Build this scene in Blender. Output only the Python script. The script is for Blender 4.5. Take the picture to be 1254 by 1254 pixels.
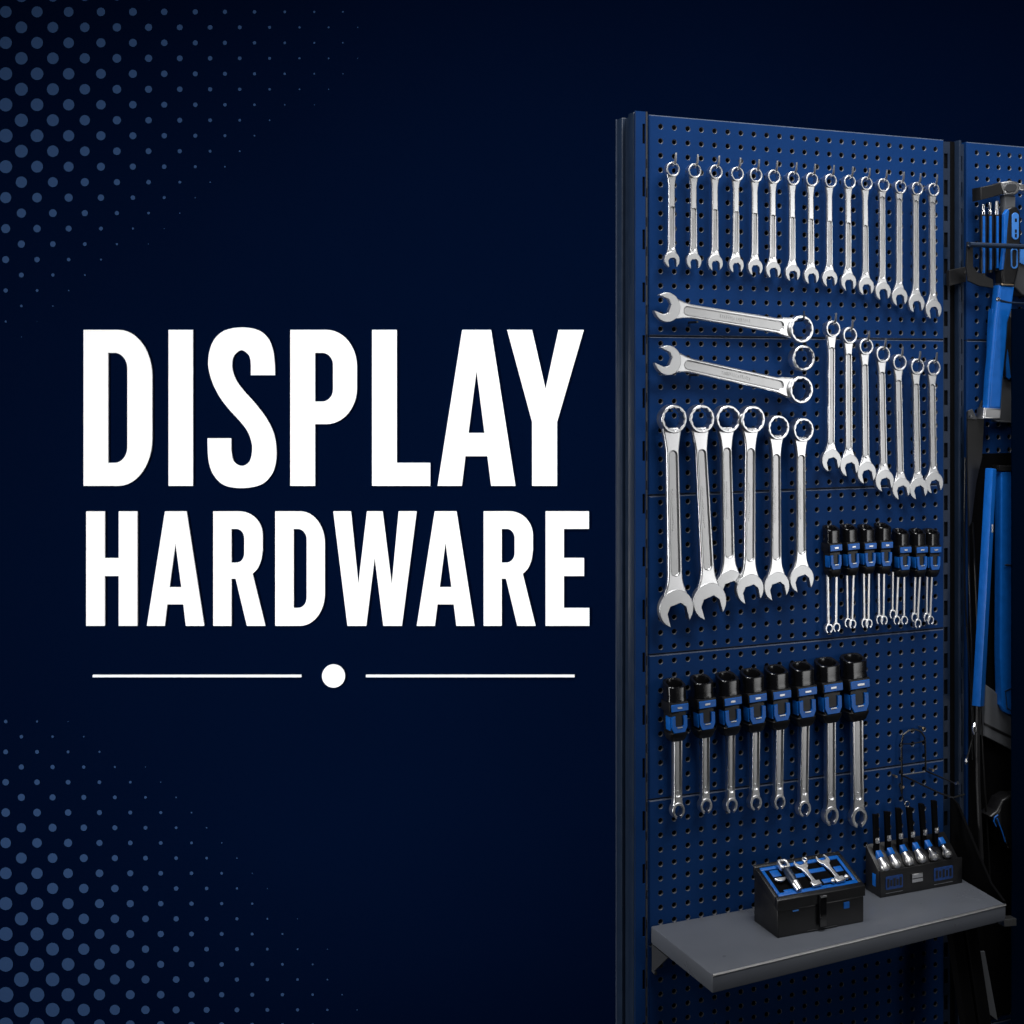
import bpy, bmesh, math, random
from math import sin, cos, pi, radians, atan2, sqrt, hypot
from mathutils import Matrix, Vector
random.seed(7)
S = bpy.context.scene
for o in list(bpy.data.objects):
    bpy.data.objects.remove(o)

# ------------------------------------------------------------------ camera
F, HZ, CAMZ = 1538.0, 461.0, 2.3           # focal length and horizon in photo pixels, eye height
cam = bpy.data.objects.new('camera', bpy.data.cameras.new('camera'))
S.collection.objects.link(cam)
cam.location = (0, 0, CAMZ)
cam.rotation_euler = (radians(90), 0, 0)
cam.data.sensor_width = 36
cam.data.lens = 36 * F / 1254
cam.data.shift_y = -(627 - HZ) / 1254
cam.data.clip_start = 0.05
cam.data.clip_end = 100
S.camera = cam

# ------------------------------------------------------------------ world, lamps, exposure
world = bpy.data.worlds.new('World')
S.world = world
world.use_nodes = True
world.node_tree.nodes['Background'].inputs[0].default_value = (0.55, 0.7, 1.0, 1)
world.node_tree.nodes['Background'].inputs[1].default_value = 0.012
S.view_settings.view_transform = 'Standard'
S.view_settings.look = 'None'
S.view_settings.exposure = 0
S.view_settings.gamma = 1
S.view_settings.use_curve_mapping = False
S.cycles.max_bounces = 6
S.cycles.use_denoising = True


def area(name, loc, target, sx, sy, power, spread=180, col=(1, 1, 1)):
    d = bpy.data.lights.new(name, 'AREA')
    d.shape = 'RECTANGLE'
    d.size, d.size_y = sx, sy
    d.energy = power
    d.color = col
    d.spread = radians(spread)
    o = bpy.data.objects.new(name, d)
    S.collection.objects.link(o)
    o.location = loc
    o.rotation_euler = (Vector(target) - Vector(loc)).to_track_quat('-Z', 'Y').to_euler()
    return o


area('key_softbox', (1.05, 1.25, 4.35), (0.5, 2.8, 2.5), 1.2, 0.9, 13, 95)
area('fill_softbox', (-0.9, -0.4, 3.9), (0.5, 2.8, 2.4), 1.2, 1.0, 2.3, 50)
area('side_panel', (2.75, 1.25, 2.05), (0.62, 2.85, 2.2), 0.6, 2.2, 1.4, 56)
area('wall_wash_left', (-4.2, 0.9, 1.7), (-0.5, 4.2, 1.6), 0.5, 3.2, 40, 58)
area('wall_wash_below', (-0.6, 2.6, 0.25), (0.0, 4.2, 1.0), 1.4, 0.3, 3.0, 80)
area('wall_wash_above', (1.1, 2.3, 4.7), (1.0, 4.2, 1.6), 3.6, 0.3, 30, 80)

# ------------------------------------------------------------------ frames
TH = radians(21.54)
C_, S_ = cos(TH), sin(TH)
Z0 = 2.665
X0 = (795 - 627) / F * Z0                   # left edge of the pegboard


def W(u, w, z):
    "rack coordinates (along, out towards viewer, height) to world"
    return Vector((X0 + u * C_ + w * S_, Z0 + u * S_ - w * C_, z))


def P(x, y, w=0.0):
    "photo pixel on the plane w in front of the pegboard -> (u, z)"
    k = (x - 627) / F
    u = (k * (Z0 - w * C_) - X0 - w * S_) / (C_ - k * S_)
    return u, CAMZ + (HZ - y) / F * (Z0 + u * S_ - w * C_)


def onz(x, y, z):
    "photo pixel on the horizontal plane z -> rack (u, w)"
    Y = (z - CAMZ) * F / (HZ - y)
    X = (x - 627) / F * Y
    dx, dy = X - X0, Y - Z0
    return dx * C_ + dy * S_, dx * S_ - dy * C_


def onu(x, y, u):
    "photo pixel on the plane of constant u -> (w, z)"
    k = (x - 627) / F
    w = (k * (Z0 + u * S_) - X0 - u * C_) / (S_ + k * C_)
    return w, CAMZ + (HZ - y) / F * (Z0 + u * S_ - w * C_)


# ------------------------------------------------------------------ materials
def mat(name, col, rough=0.5, metal=0.0, spec=0.5, noise=0.0, nscale=30, bump=0.0, bscale=200, rvar=0.0, stretch=None, coat=0.0):
    m = bpy.data.materials.new(name)
    m.use_nodes = True
    nt = m.node_tree
    b = nt.nodes['Principled BSDF']
    b.inputs['Base Color'].default_value = (*col, 1)
    b.inputs['Roughness'].default_value = rough
    b.inputs['Metallic'].default_value = metal
    b.inputs['Specular IOR Level'].default_value = spec
    b.inputs['Coat Weight'].default_value = coat
    tc = nt.nodes.new('ShaderNodeTexCoord')
    mp = nt.nodes.new('ShaderNodeMapping')
    if stretch:
        mp.inputs['Scale'].default_value = stretch
    nt.links.new(tc.outputs['Object'], mp.inputs['Vector'])
    if noise or rvar:
        n = nt.nodes.new('ShaderNodeTexNoise')
        n.inputs['Scale'].default_value = nscale
        n.inputs['Detail'].default_value = 5
        nt.links.new(mp.outputs[0], n.inputs['Vector'])
        if noise:
            r = nt.nodes.new('ShaderNodeMapRange')
            r.inputs['From Min'].default_value = 0.25
            r.inputs['From Max'].default_value = 0.75
            r.inputs['To Min'].default_value = 1 - noise
            r.inputs['To Max'].default_value = 1 + noise
            nt.links.new(n.outputs['Fac'], r.inputs['Value'])
            mx = nt.nodes.new('ShaderNodeVectorMath')
            mx.operation = 'SCALE'
            mx.inputs[0].default_value = col
            nt.links.new(r.outputs[0], mx.inputs['Scale'])
            nt.links.new(mx.outputs[0], b.inputs['Base Color'])
        if rvar:
            r = nt.nodes.new('ShaderNodeMapRange')
            r.inputs['From Min'].default_value = 0.25
            r.inputs['From Max'].default_value = 0.75
            r.inputs['To Min'].default_value = max(0.02, rough - rvar)
            r.inputs['To Max'].default_value = rough + rvar
            nt.links.new(n.outputs['Fac'], r.inputs['Value'])
            nt.links.new(r.outputs[0], b.inputs['Roughness'])
    if bump:
        n2 = nt.nodes.new('ShaderNodeTexNoise')
        n2.inputs['Scale'].default_value = bscale
        n2.inputs['Detail'].default_value = 3
        nt.links.new(mp.outputs[0], n2.inputs['Vector'])
        bp = nt.nodes.new('ShaderNodeBump')
        bp.inputs['Strength'].default_value = bump
        bp.inputs['Distance'].default_value = 0.001
        nt.links.new(n2.outputs['Fac'], bp.inputs['Height'])
        nt.links.new(bp.outputs[0], b.inputs['Normal'])
    return m


M_WALL = mat('navy_wall', (0.0004, 0.0030, 0.0145), 1.0, spec=0.0, noise=0.05, nscale=1.5)
M_DOT = mat('dot_blue', (0.024, 0.051, 0.122), 1.0, spec=0.0)
M_WHITE = mat('letter_white', (0.9, 0.9, 0.9), 0.8, spec=0.1, noise=0.01, nscale=12)
M_FLOOR = mat('dark_floor', (0.002, 0.005, 0.015), 0.9, spec=0.1, noise=0.1)
M_BLUE = mat('blue_powder_coat', (0.0066, 0.037, 0.142), 0.5, spec=0.06, noise=0.12, nscale=7, bump=0.12, bscale=700, rvar=0.06)
M_HOLE = mat('hole_rim_glint', (0.09, 0.095, 0.11), 0.45, metal=0.2)  # lighter grey puts rim glints into the colour round each hole
M_EDGE = mat('edge_highlight', (0.075, 0.095, 0.145), 0.4, metal=0.2, noise=0.2, nscale=25)  # lighter tone puts the lit edge lines into the colour
M_DARK = mat('dark_upright', (0.010, 0.021, 0.046), 0.40, spec=0.5, noise=0.1, rvar=0.05)
M_VOID = mat('black_back', (0.0015, 0.0015, 0.002), 0.9, spec=0.1)
M_STEEL = mat('satin_chrome', (0.86, 0.86, 0.865), 0.31, metal=1.0, noise=0.04, nscale=14, rvar=0.05)
M_JAW = mat('brushed_jaw', (0.74, 0.745, 0.75), 0.40, metal=1.0, noise=0.03, nscale=20)
M_RECESS = mat('blasted_recess', (0.62, 0.62, 0.62), 0.40, metal=1.0, noise=0.05, nscale=25)
M_BRIGHT = mat('bright_forged_steel', (0.82, 0.81, 0.80), 0.36, metal=1.0, rvar=0.05, nscale=60)
M_CHROME = mat('polished_chrome', (0.85, 0.85, 0.85), 0.2, metal=1.0, rvar=0.05, nscale=30)
M_BLACK = mat('black_plastic', (0.006, 0.006, 0.007), 0.38, spec=0.5, rvar=0.06, nscale=40)
M_GLOSS = mat('gloss_black_plastic', (0.006, 0.006, 0.007), 0.16, spec=0.6, rvar=0.04, nscale=40)
M_BLKMET = mat('black_painted_steel', (0.010, 0.010, 0.011), 0.45, spec=0.4, noise=0.1)
M_WIRE = mat('black_wire', (0.008, 0.008, 0.008), 0.3, spec=0.5)
M_PBLUE = mat('bright_blue_plastic', (0.004, 0.115, 0.47), 0.35, spec=0.5, noise=0.12, nscale=60, rvar=0.05)
M_NBLUE = mat('dull_blue_print', (0.004, 0.045, 0.20), 0.5, noise=0.35, nscale=160)
M_LBLUE = mat('pale_blue_inset', (0.05, 0.22, 0.65), 0.4)
M_SHELF = mat('grey_shelf_paint', (0.118, 0.128, 0.150), 0.30, spec=0.5, noise=0.06, nscale=10, bump=0.08, bscale=900, rvar=0.05)
M_GREY = mat('grey_sheet', (0.10, 0.105, 0.115), 0.45, spec=0.4, noise=0.08, nscale=12)
M_DGREY = mat('dark_grey_sheet', (0.045, 0.047, 0.052), 0.5, spec=0.3, noise=0.08)
M_BADGE = mat('silver_badge', (0.7, 0.7, 0.7), 0.3, metal=1.0, noise=0.1, nscale=300)
M_BRASS = mat('warm_pin', (0.7, 0.55, 0.38), 0.3, metal=1.0)
M_NAVYBD = mat('navy_board', (0.0004, 0.0030, 0.0105), 0.9, spec=0.0, noise=0.06, nscale=4)


# ------------------------------------------------------------------ mesh helpers
def flat_faces_crisp(me):
    "keep the big flat faces of plates flat: their edges to the rounded rims are sharp"
    bm = bmesh.new()
    bm.from_mesh(me)
    for e in bm.edges:
        if len(e.link_faces) == 2:
            a, b = (abs(f.normal.y) > 0.9995 for f in e.link_faces)
            if a != b:
                e.smooth = False
    bm.to_mesh(me)
    bm.free()


class MB:
    def __init__(self):
        self.v, self.f, self.m = [], [], []

    def add(self, v, f, mi=0):
        n = len(self.v)
        self.v += [tuple(p) for p in v]
        self.f += [tuple(i + n for i in q) for q in f]
        self.m += [mi] * len(f)
        return self

    def mesh(self, name, mats, smooth=30):
        me = bpy.data.meshes.new(name)
        me.from_pydata(self.v, [], self.f)
        for mm in (mats if isinstance(mats, (list, tuple)) else [mats]):
            me.materials.append(mm)
        me.polygons.foreach_set('material_index', self.m)
        bm = bmesh.new()
        bm.from_mesh(me)
        bmesh.ops.recalc_face_normals(bm, faces=bm.faces)
        bm.to_mesh(me)
        bm.free()
        if smooth:
            me.polygons.foreach_set('use_smooth', [True] * len(me.polygons))
            me.set_sharp_from_angle(angle=radians(smooth))
            flat_faces_crisp(me)
        me.update()
        return me

    def build(self, name, mats, parent=None, smooth=30):
        o = bpy.data.objects.new(name, self.mesh(name, mats, smooth))
        S.collection.objects.link(o)
        if parent:
            o.parent = parent
        return o

    # shapes
    def box(self, x0, x1, y0, y1, z0, z1, b=0.0, mi=0):
        if b <= 0:
            v = [(x, y, z) for x in (x0, x1) for y in (y0, y1) for z in (z0, z1)]
            return self.add(v, [(0, 1, 3, 2), (4, 6, 7, 5), (0, 4, 5, 1), (2, 3, 7, 6), (0, 2, 6, 4), (1, 5, 7, 3)], mi)
        bm = bmesh.new()
        vs = [bm.verts.new((x, y, z)) for x in (x0, x1) for y in (y0, y1) for z in (z0, z1)]
        for q in [(0, 1, 3, 2), (4, 6, 7, 5), (0, 4, 5, 1), (2, 3, 7, 6), (0, 2, 6, 4), (1, 5, 7, 3)]:
            bm.faces.new([vs[i] for i in q])
        return self.bm(bm, b, mi)

    def bm(self, bm, b=0.0, mi=0, seg=2):
        if b > 0:
            bmesh.ops.bevel(bm, geom=list(bm.edges), offset=b, segments=seg, affect='EDGES', profile=0.5)
        bm.verts.index_update()
        self.add([v.co[:] for v in bm.verts], [[v.index for v in f.verts] for f in bm.faces], mi)
        bm.free()
        return self

    def hexa(self, pts, b=0.0, mi=0):
        "eight corners, bottom loop then top loop"
        bm = bmesh.new()
        vs = [bm.verts.new(p) for p in pts]
        for q in [(0, 3, 2, 1), (4, 5, 6, 7), (0, 1, 5, 4), (1, 2, 6, 5), (2, 3, 7, 6), (3, 0, 4, 7)]:
            bm.faces.new([vs[i] for i in q])
        return self.bm(bm, b, mi)

    def loft(self, secs, n=24, p=2.0, cap=True, mi=0):
        "sections (z, hx, hy, cx, cy[, p]) of superellipses stacked along z"
        v, f = [], []
        for s in secs:
            z, hx, hy, cx, cy = s[:5]
            pp = s[5] if len(s) > 5 else p
            for i in range(n):
                a = 2 * pi * (i + .5) / n
                ca, sa = cos(a), sin(a)
                v.append((cx + hx * math.copysign(abs(ca) ** (2 / pp), ca), cy + hy * math.copysign(abs(sa) ** (2 / pp), sa), z))
        for k in range(len(secs) - 1):
            for i in range(n):
                j = (i + 1) % n
                f.append((k * n + i, k * n + j, (k + 1) * n + j, (k + 1) * n + i))
        if cap:
            f.append(tuple(range(n - 1, -1, -1)))
            f.append(tuple((len(secs) - 1) * n + i for i in range(n)))
        return self.add(v, f, mi)

    def tube(self, pts, r, n=8, cap=True, mi=0):
        pts = [Vector(p) for p in pts]
        rs = r if isinstance(r, (list, tuple)) else [r] * len(pts)
        v, f = [], []
        up = None
        for i, p in enumerate(pts):
            t = (pts[min(i + 1, len(pts) - 1)] - pts[max(i - 1, 0)]).normalized()
            if up is None:
                up = t.orthogonal().normalized()
            a = (up - t * up.dot(t))
            a = a.normalized() if a.length > 1e-6 else t.orthogonal().normalized()
            up = a
            b = t.cross(a)
            for k in range(n):
                g = 2 * pi * k / n
                v.append(p + (a * cos(g) + b * sin(g)) * rs[i])
        for i in range(len(pts) - 1):
            for k in range(n):
                j = (k + 1) % n
                f.append((i * n + k, i * n + j, (i + 1) * n + j, (i + 1) * n + k))
        if cap:
            f.append(tuple(range(n - 1, -1, -1)))
            f.append(tuple((len(pts) - 1) * n + k for k in range(n)))
        return self.add(v, f, mi)

    def plate(self, loops, thick, bevel=0.0, y=0.0, res=1, mi=0):
        "filled outline (x, z) with holes, standing upright; front face at y, body behind it"
        cu = bpy.data.curves.new('outline', 'CURVE')
        cu.dimensions = '2D'
        cu.fill_mode = 'BOTH'
        cu.extrude = max(thick / 2 - bevel, 1e-5)
        cu.bevel_depth = bevel
        cu.bevel_resolution = res
        cu.offset = -bevel
        for lp in loops:
            sp = cu.splines.new('POLY')
            sp.points.add(len(lp) - 1)
            for q, (a, b) in zip(sp.points, lp):
                q.co = (a, b, 0, 1)
            sp.use_cyclic_u = True
        o = bpy.data.objects.new('outline', cu)
        S.collection.objects.link(o)
        dg = bpy.context.evaluated_depsgraph_get()
        me = bpy.data.meshes.new_from_object(o.evaluated_get(dg))
        v = [(q.co.x, y + thick / 2 - q.co.z, q.co.y) for q in me.vertices]
        f = [tuple(q.vertices) for q in me.polygons]
        bpy.data.objects.remove(o)
        bpy.data.curves.remove(cu)
        bpy.data.meshes.remove(me)
        bm = bmesh.new()
        vs = [bm.verts.new(p) for p in v]
        for q in f:
            try:
                bm.faces.new([vs[i] for i in q])
            except ValueError:
                pass
        bmesh.ops.remove_doubles(bm, verts=bm.verts, dist=1e-6)
        bm.verts.index_update()
        return self.bm(bm, 0, mi)


def tag(o, label, cat, group=None):
    o['label'] = label
    o['category'] = cat
    if group:
        o['group'] = group
    return o


def thing(name, label, cat, u=0, w=0, z=0, group=None, phi=0.0, rack=True, loc=None):
    o = bpy.data.objects.new(name, None)
    S.collection.objects.link(o)
    o.empty_display_size = 0.05
    R = (Matrix.Rotation(TH, 4, 'Z') if rack else Matrix()) @ Matrix.Rotation(phi, 4, 'Y')
    o.matrix_world = Matrix.Translation(loc if loc is not None else W(u, w, z)) @ R
    return tag(o, label, cat, group)


def struct(o):
    o['kind'] = 'structure'
    return o


def arc(cx, cy, rx, ry, a0, a1, n=10):
    return [(cx + rx * cos(radians(a0 + (a1 - a0) * i / n)), cy + ry * sin(radians(a0 + (a1 - a0) * i / n))) for i in range(n + 1)]


def spl(pts, n=5):
    "open Catmull-Rom through points"
    out = []
    for i in range(len(pts) - 1):
        p0, p1, p2, p3 = pts[max(i - 1, 0)], pts[i], pts[i + 1], pts[min(i + 2, len(pts) - 1)]
        for k in range(n):
            t = k / n
            out.append(tuple(.5 * (2 * b + (c - a) * t + (2 * a - 5 * b + 4 * c - d) * t * t + (3 * b - a - 3 * c + d) * t ** 3)
                             for a, b, c, d in zip(p0, p1, p2, p3)))
    return out + [pts[-1]]


def circ(cx, cy, r, n=24, ry=None):
    return [(cx + r * cos(2 * pi * i / n), cy + (ry or r) * sin(2 * pi * i / n)) for i in range(n)]


def rrect(x0, x1, y0, y1, r, n=4):
    r = min(r, abs(x1 - x0) / 2 - 1e-5, abs(y1 - y0) / 2 - 1e-5)
    return (arc(x1 - r, y1 - r, r, r, 0, 90, n) + arc(x0 + r, y1 - r, r, r, 90, 180, n)
            + arc(x0 + r, y0 + r, r, r, 180, 270, n) + arc(x1 - r, y0 + r, r, r, 270, 360, n))


ORD = ['first', 'second', 'third', 'fourth', 'fifth', 'sixth', 'seventh', 'eighth', 'ninth', 'tenth', 'eleventh', 'twelfth', 'thirteenth', 'fourteenth', 'fifteenth']

# ================================================================== backdrop wall, floor
YW = 4.2
wall = MB().box(-7, 7, YW, YW + 0.12, 0, 6.5).build('backdrop_wall', M_WALL, smooth=0)
struct(wall)
struct(MB().box(-7, 7, -4, YW - 0.002, -0.1, 0).build('floor', M_FLOOR, smooth=0))


def wp(x, y, Y=YW):
    return (x - 627) / F * Y, CAMZ + (HZ - y) / F * Y


COLS_T = [7.2, 45.6, 84.3, 123.8, 162.9, 201.3, 239.3, 275.6, 311.8, 348.8, 385, 420, 456]
TOP = {14.7: [7.2, 6.8, 6, 5.2, 4.8, 4, 3.2, 2.6, 2.2, 1.7, 1.3, 1.1, .5],
       90: [8.0, 7.7, 7.0, 6.0, 5.0, 4.0, 3.1, 2.5, 2.0, 1.5, 1.1, .8, .2],
       167: [8.4, 7.8, 6.9, 5.6, 4.3, 3.3, 2.5, 1.8, 1.1, .4, 0, 0, 0],
       205: [7.9, 7.2, 6.1, 4.9, 3.8, 2.8, 1.8, 1.0, .3, 0, 0, 0, 0],
       242: [6.8, 5.9, 5, 3.9, 2.8, 1.9, .7, 0, 0, 0, 0, 0, 0],
       281: [5.5, 4.5, 3.6, 2.4, 1.3, .5, 0, 0, 0, 0, 0, 0, 0],
       318: [4.3, 3.3, 2.2, 1.2, .4, 0, 0, 0, 0, 0, 0, 0, 0],
       356: [2.7, 1.7, .9, 0, 0, 0, 0, 0, 0, 0, 0, 0, 0],
       394: [1.3, .5, 0, 0, 0, 0, 0, 0, 0, 0, 0, 0, 0],
       430: [.4, 0, 0, 0, 0, 0, 0, 0, 0, 0, 0, 0, 0]}
COLS_B = [7.2, 45.6, 83.6, 122, 159.7, 197, 234.7, 271.6, 309, 346, 383, 419, 456]
BOT = {864: [.6, 0, 0, 0, 0, 0, 0, 0, 0, 0, 0, 0, 0],
       883: [2.2, 1.3, .5, 0, 0, 0, 0, 0, 0, 0, 0, 0, 0],
       920.7: [3, 2.4, 1.8, 1.2, 0, 0, 0, 0, 0, 0, 0, 0, 0],
       957.6: [4, 3.4, 2.9, 2.3, 1.6, .7, 0, 0, 0, 0, 0, 0, 0],
       995: [5.3, 4.7, 3.9, 3.1, 2.4, 1.9, 1.0, 0, 0, 0, 0, 0, 0],
       1033: [6.5, 5.9, 5, 3.8, 2.9, 2.3, 1.7, .9, 0, 0, 0, 0, 0],
       1070: [7.3, 6.9, 5.9, 4.7, 3.7, 2.9, 2.2, 1.7, .6, 0, 0, 0, 0],
       1107: [8, 7.6, 6.8, 5.5, 4.4, 3.3, 2.7, 2, 1.4, .4, 0, 0, 0],
       1145: [8.5, 8, 7, 6, 4.8, 3.9, 3, 2.4, 1.8, 1.2, .5, 0, 0],
       1182: [9, 8.5, 7.8, 6.5, 5.2, 4.3, 3.5, 2.8, 2.2, 1.7, 1.1, .5, 0],
       1219: [9.4, 8.9, 8, 6.9, 5.5, 4.6, 3.8, 3.2, 2.5, 2.1, 1.6, .9, .3],
       1260: [9.2, 8.9, 8, 6.9, 5.7, 4.8, 4, 3.4, 2.8, 2.3, 1.9, 1.4, .6]}


def lerp_table(tab, cols, x, y):
    ys = sorted(tab)

    def row(k):
        r = tab[k]
        for i in range(len(cols) - 1):
            if x <= cols[i + 1]:
                t = (x - cols[i]) / (cols[i + 1] - cols[i])
                return r[i] + (r[i + 1] - r[i]) * t
        return 0
    if y <= ys[0]:
        return row(ys[0])
    for a, b in zip(ys, ys[1:]):
        if y <= b:
            t = (y - a) / (b - a)
            return row(a) * (1 - t) + row(b) * t
    return row(ys[-1])


dots = MB()


def dot_field(tab, cols, y0, pitch, i0, i1, odd0):
    for i in range(i0, i1):
        y = y0 + pitch * i
        for k in range(len(cols) - 1):
            x = cols[k] if (i + odd0) % 2 == 0 else (cols[k] + cols[k + 1]) / 2
            r = lerp_table(tab, cols, x, y)
            if r < 0.5:
                continue
            X, Z = wp(x, y)
            n = 28 if r > 3 else 14
            v = [(X + r / F * YW * cos(2 * pi * a / n), YW - 0.0015, Z + r / F * YW * sin(2 * pi * a / n)) for a in range(n)]
            dots.add(v, [tuple(range(n))])


dot_field(TOP, COLS_T, 14.7, 18.95, -1, 23, 0)
dot_field(BOT, COLS_B, 883.4, 18.58, -1, 21, 0)
dp = dots.build('dot_print', M_DOT, wall, smooth=0)

K = 1254 / 340.0


def q1(cx, cy, rx, ry, kind):      # quarter ellipses in crop coordinates (y down)
    a = {'tr': (-90, 0), 'br': (0, 90), 'tr-': (0, -90), 'br-': (90, 0)}[kind]
    return arc(cx, cy, rx, ry, a[0], a[1], 12)


D1 = [[(82, 88)] + q1(240, 300, 152, 212, 'tr') + q1(240, 580, 152, 213, 'br') + [(82, 793)],
      [(193, 192)] + q1(222, 264, 58, 72, 'tr') + q1(222, 617, 58, 72, 'br') + [(193, 689)]]
I1 = [[(466, 88), (576, 88), (576, 793), (466, 793)]]
S1 = [[(947, 293), (838, 293)] + spl([(838, 245), (830, 205), (796, 180), (762, 205), (753, 245), (759, 285), (777, 325), (810, 368), (850, 412), (890, 462), (922, 512), (944, 567), (953, 630),
                                      (949, 695), (928, 748), (880, 789), (797, 803), (718, 790), (670, 745), (648, 685), (642, 610)]) + [(642, 578), (749, 578)]
      + spl([(749, 630), (760, 682), (797, 703), (832, 682), (844, 630), (838, 585), (820, 542), (785, 497), (740, 448), (700, 396), (668, 336), (650, 278), (645, 235),
             (652, 180), (675, 128), (722, 90), (797, 77), (870, 89), (915, 126), (938, 182), (946, 250)])]
P1 = [[(1016, 88)] + q1(1180, 255, 137, 167, 'tr') + q1(1180, 352, 137, 162, 'br') + [(1128, 514), (1128, 793), (1016, 793)],
      [(1128, 192)] + q1(1160, 247, 49, 55, 'tr') + q1(1160, 357, 49, 55, 'br') + [(1128, 412)]]
L2 = [[(205, 88), (317, 88), (317, 689), (468, 689), (468, 793), (205, 793)]]
A2 = [[(612, 88), (743, 88), (853, 793), (743, 793), (726, 659), (627, 659), (611, 793), (501, 793)], [(677, 274), (713, 554), (641, 554)]]
Y2 = [[(815, 88), (928, 88), (989, 355), (1047, 88), (1162, 88), (1041, 505), (1041, 793), (928, 793), (928, 505)]]
H3 = [[(94, 60), (178, 60), (178, 271), (241, 271), (241, 60), (325, 60), (325, 577), (241, 577), (241, 352), (178, 352), (178, 577), (94, 577)]]
A3 = [[(450, 60), (547, 60), (627, 577), (544, 577), (533, 480), (460, 480), (449, 577), (368, 577)], [(497, 201), (524, 403), (470, 403)]]


def Rl(x):
    return [[(x, 60)] + q1(x + 118, 168, 105, 108, 'tr') + spl([(x + 223, 235), (x + 216, 280), (x + 200, 318), (x + 177, 342)]) + [(x + 235, 577), (x + 152, 577), (x + 101, 364), (x + 82, 364), (x + 82, 577), (x, 577)],
            [(x + 82, 139)] + q1(x + 104, 182, 36, 43, 'tr') + q1(x + 104, 249, 36, 43, 'br') + [(x + 82, 292)]]


D3 = [[(948, 60)] + q1(1060, 205, 112, 145, 'tr') + q1(1060, 432, 112, 145, 'br') + [(948, 577)],
      [(1031, 139)] + q1(1050, 188, 40, 49, 'tr') + q1(1050, 448, 40, 49, 'br') + [(1031, 497)]]
W4 = [[(30, 60), (110, 60), (143, 390), (182, 60), (253, 60), (294, 392), (325, 60), (407, 60), (340, 577), (256, 577), (217, 268), (179, 577), (94, 577)]]
A4 = [[(488, 60), (587, 60), (668, 577), (586, 577), (574, 480), (501, 480), (489, 577), (407, 577)], [(537, 201), (564, 403), (511, 403)]]
E4 = [[(989, 60), (1185, 60), (1185, 139), (1072, 139), (1072, 271), (1163, 271), (1163, 352), (1072, 352), (1072, 497), (1187, 497), (1187, 577), (989, 577)]]
YL = YW - 0.008


def word(label, letters, ox):
    root = thing('lettering', label, 'lettering', rack=False, loc=(wp(ox, 600, YL)[0], YL, 2.0), group='white wall lettering')
    for loops, (dx, dy) in letters:
        out = []
        for lp in loops:
            pts = []
            for (a, b) in lp:
                X, Z = wp(dx + a / K, dy + b / K, YL)
                pts.append((X - root.location.x, Z - root.location.z))
            cl = [pts[0]]
            for p in pts[1:]:
                if hypot(p[0] - cl[-1][0], p[1] - cl[-1][1]) > 1e-5:
                    cl.append(p)
            out.append(cl)
        MB().plate(out, 0.008).build('letter', M_WHITE, root, smooth=0)


word('tall bold white word DISPLAY on the navy wall, the larger word', [(D1, (80, 380)), (I1, (80, 380)), (S1, (80, 380)), (P1, (80, 380)), (L2, (400, 380)), (A2, (400, 380)), (Y2, (400, 380))], 100)
word('smaller bold white word HARDWARE below DISPLAY on the navy wall', [(H3, (80, 610)), (A3, (80, 610)), (Rl(668), (80, 610)), (D3, (80, 610)), (W4, (400, 610)), (A4, (400, 610)), (Rl(709), (400, 610)), (E4, (400, 610))], 100)


def wall_plate(name, label, cat, loops, group=None):
    X, Z = wp(sum(p[0] for p in loops[0]) / len(loops[0]), sum(p[1] for p in loops[0]) / len(loops[0]), YL)
    o = MB().plate([[(wp(a, b, YL)[0] - X, wp(a, b, YL)[1] - Z) for a, b in lp] for lp in loops], 0.008).build(name, M_WHITE, smooth=0)
    o.location = (X, YL, Z)
    return tag(o, label, cat, group)


wall_plate('divider_line', 'thin white line under HARDWARE ending left of the white dot', 'line', [[(113.4, 826.6), (369, 826.6), (369, 829.4), (113.4, 829.4)]], 'white divider lines')
wall_plate('divider_line', 'thin white line under HARDWARE starting right of the white dot', 'line', [[(448, 826.6), (703.7, 826.6), (703.7, 829.4), (448, 829.4)]], 'white divider lines')
wall_plate('round_dot', 'round white dot between the two thin white lines', 'dot', [circ(408.4, 828, 14.1, 48)])

# ================================================================== tool rack
ZT = P(795, 140)[1]                        # top of the panels
ZB = 0.25
rack = thing('tool_rack', 'tall navy blue pegboard tool rack with black slotted uprights', 'tool rack', 0, 0, 0)
U1 = P(1156, 300)[0]
U2 = P(1184, 300)[0]
PU, PZ, HR = 0.0330, 0.0308, 0.0051
ZROW0 = P(809, 155)[1]


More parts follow.
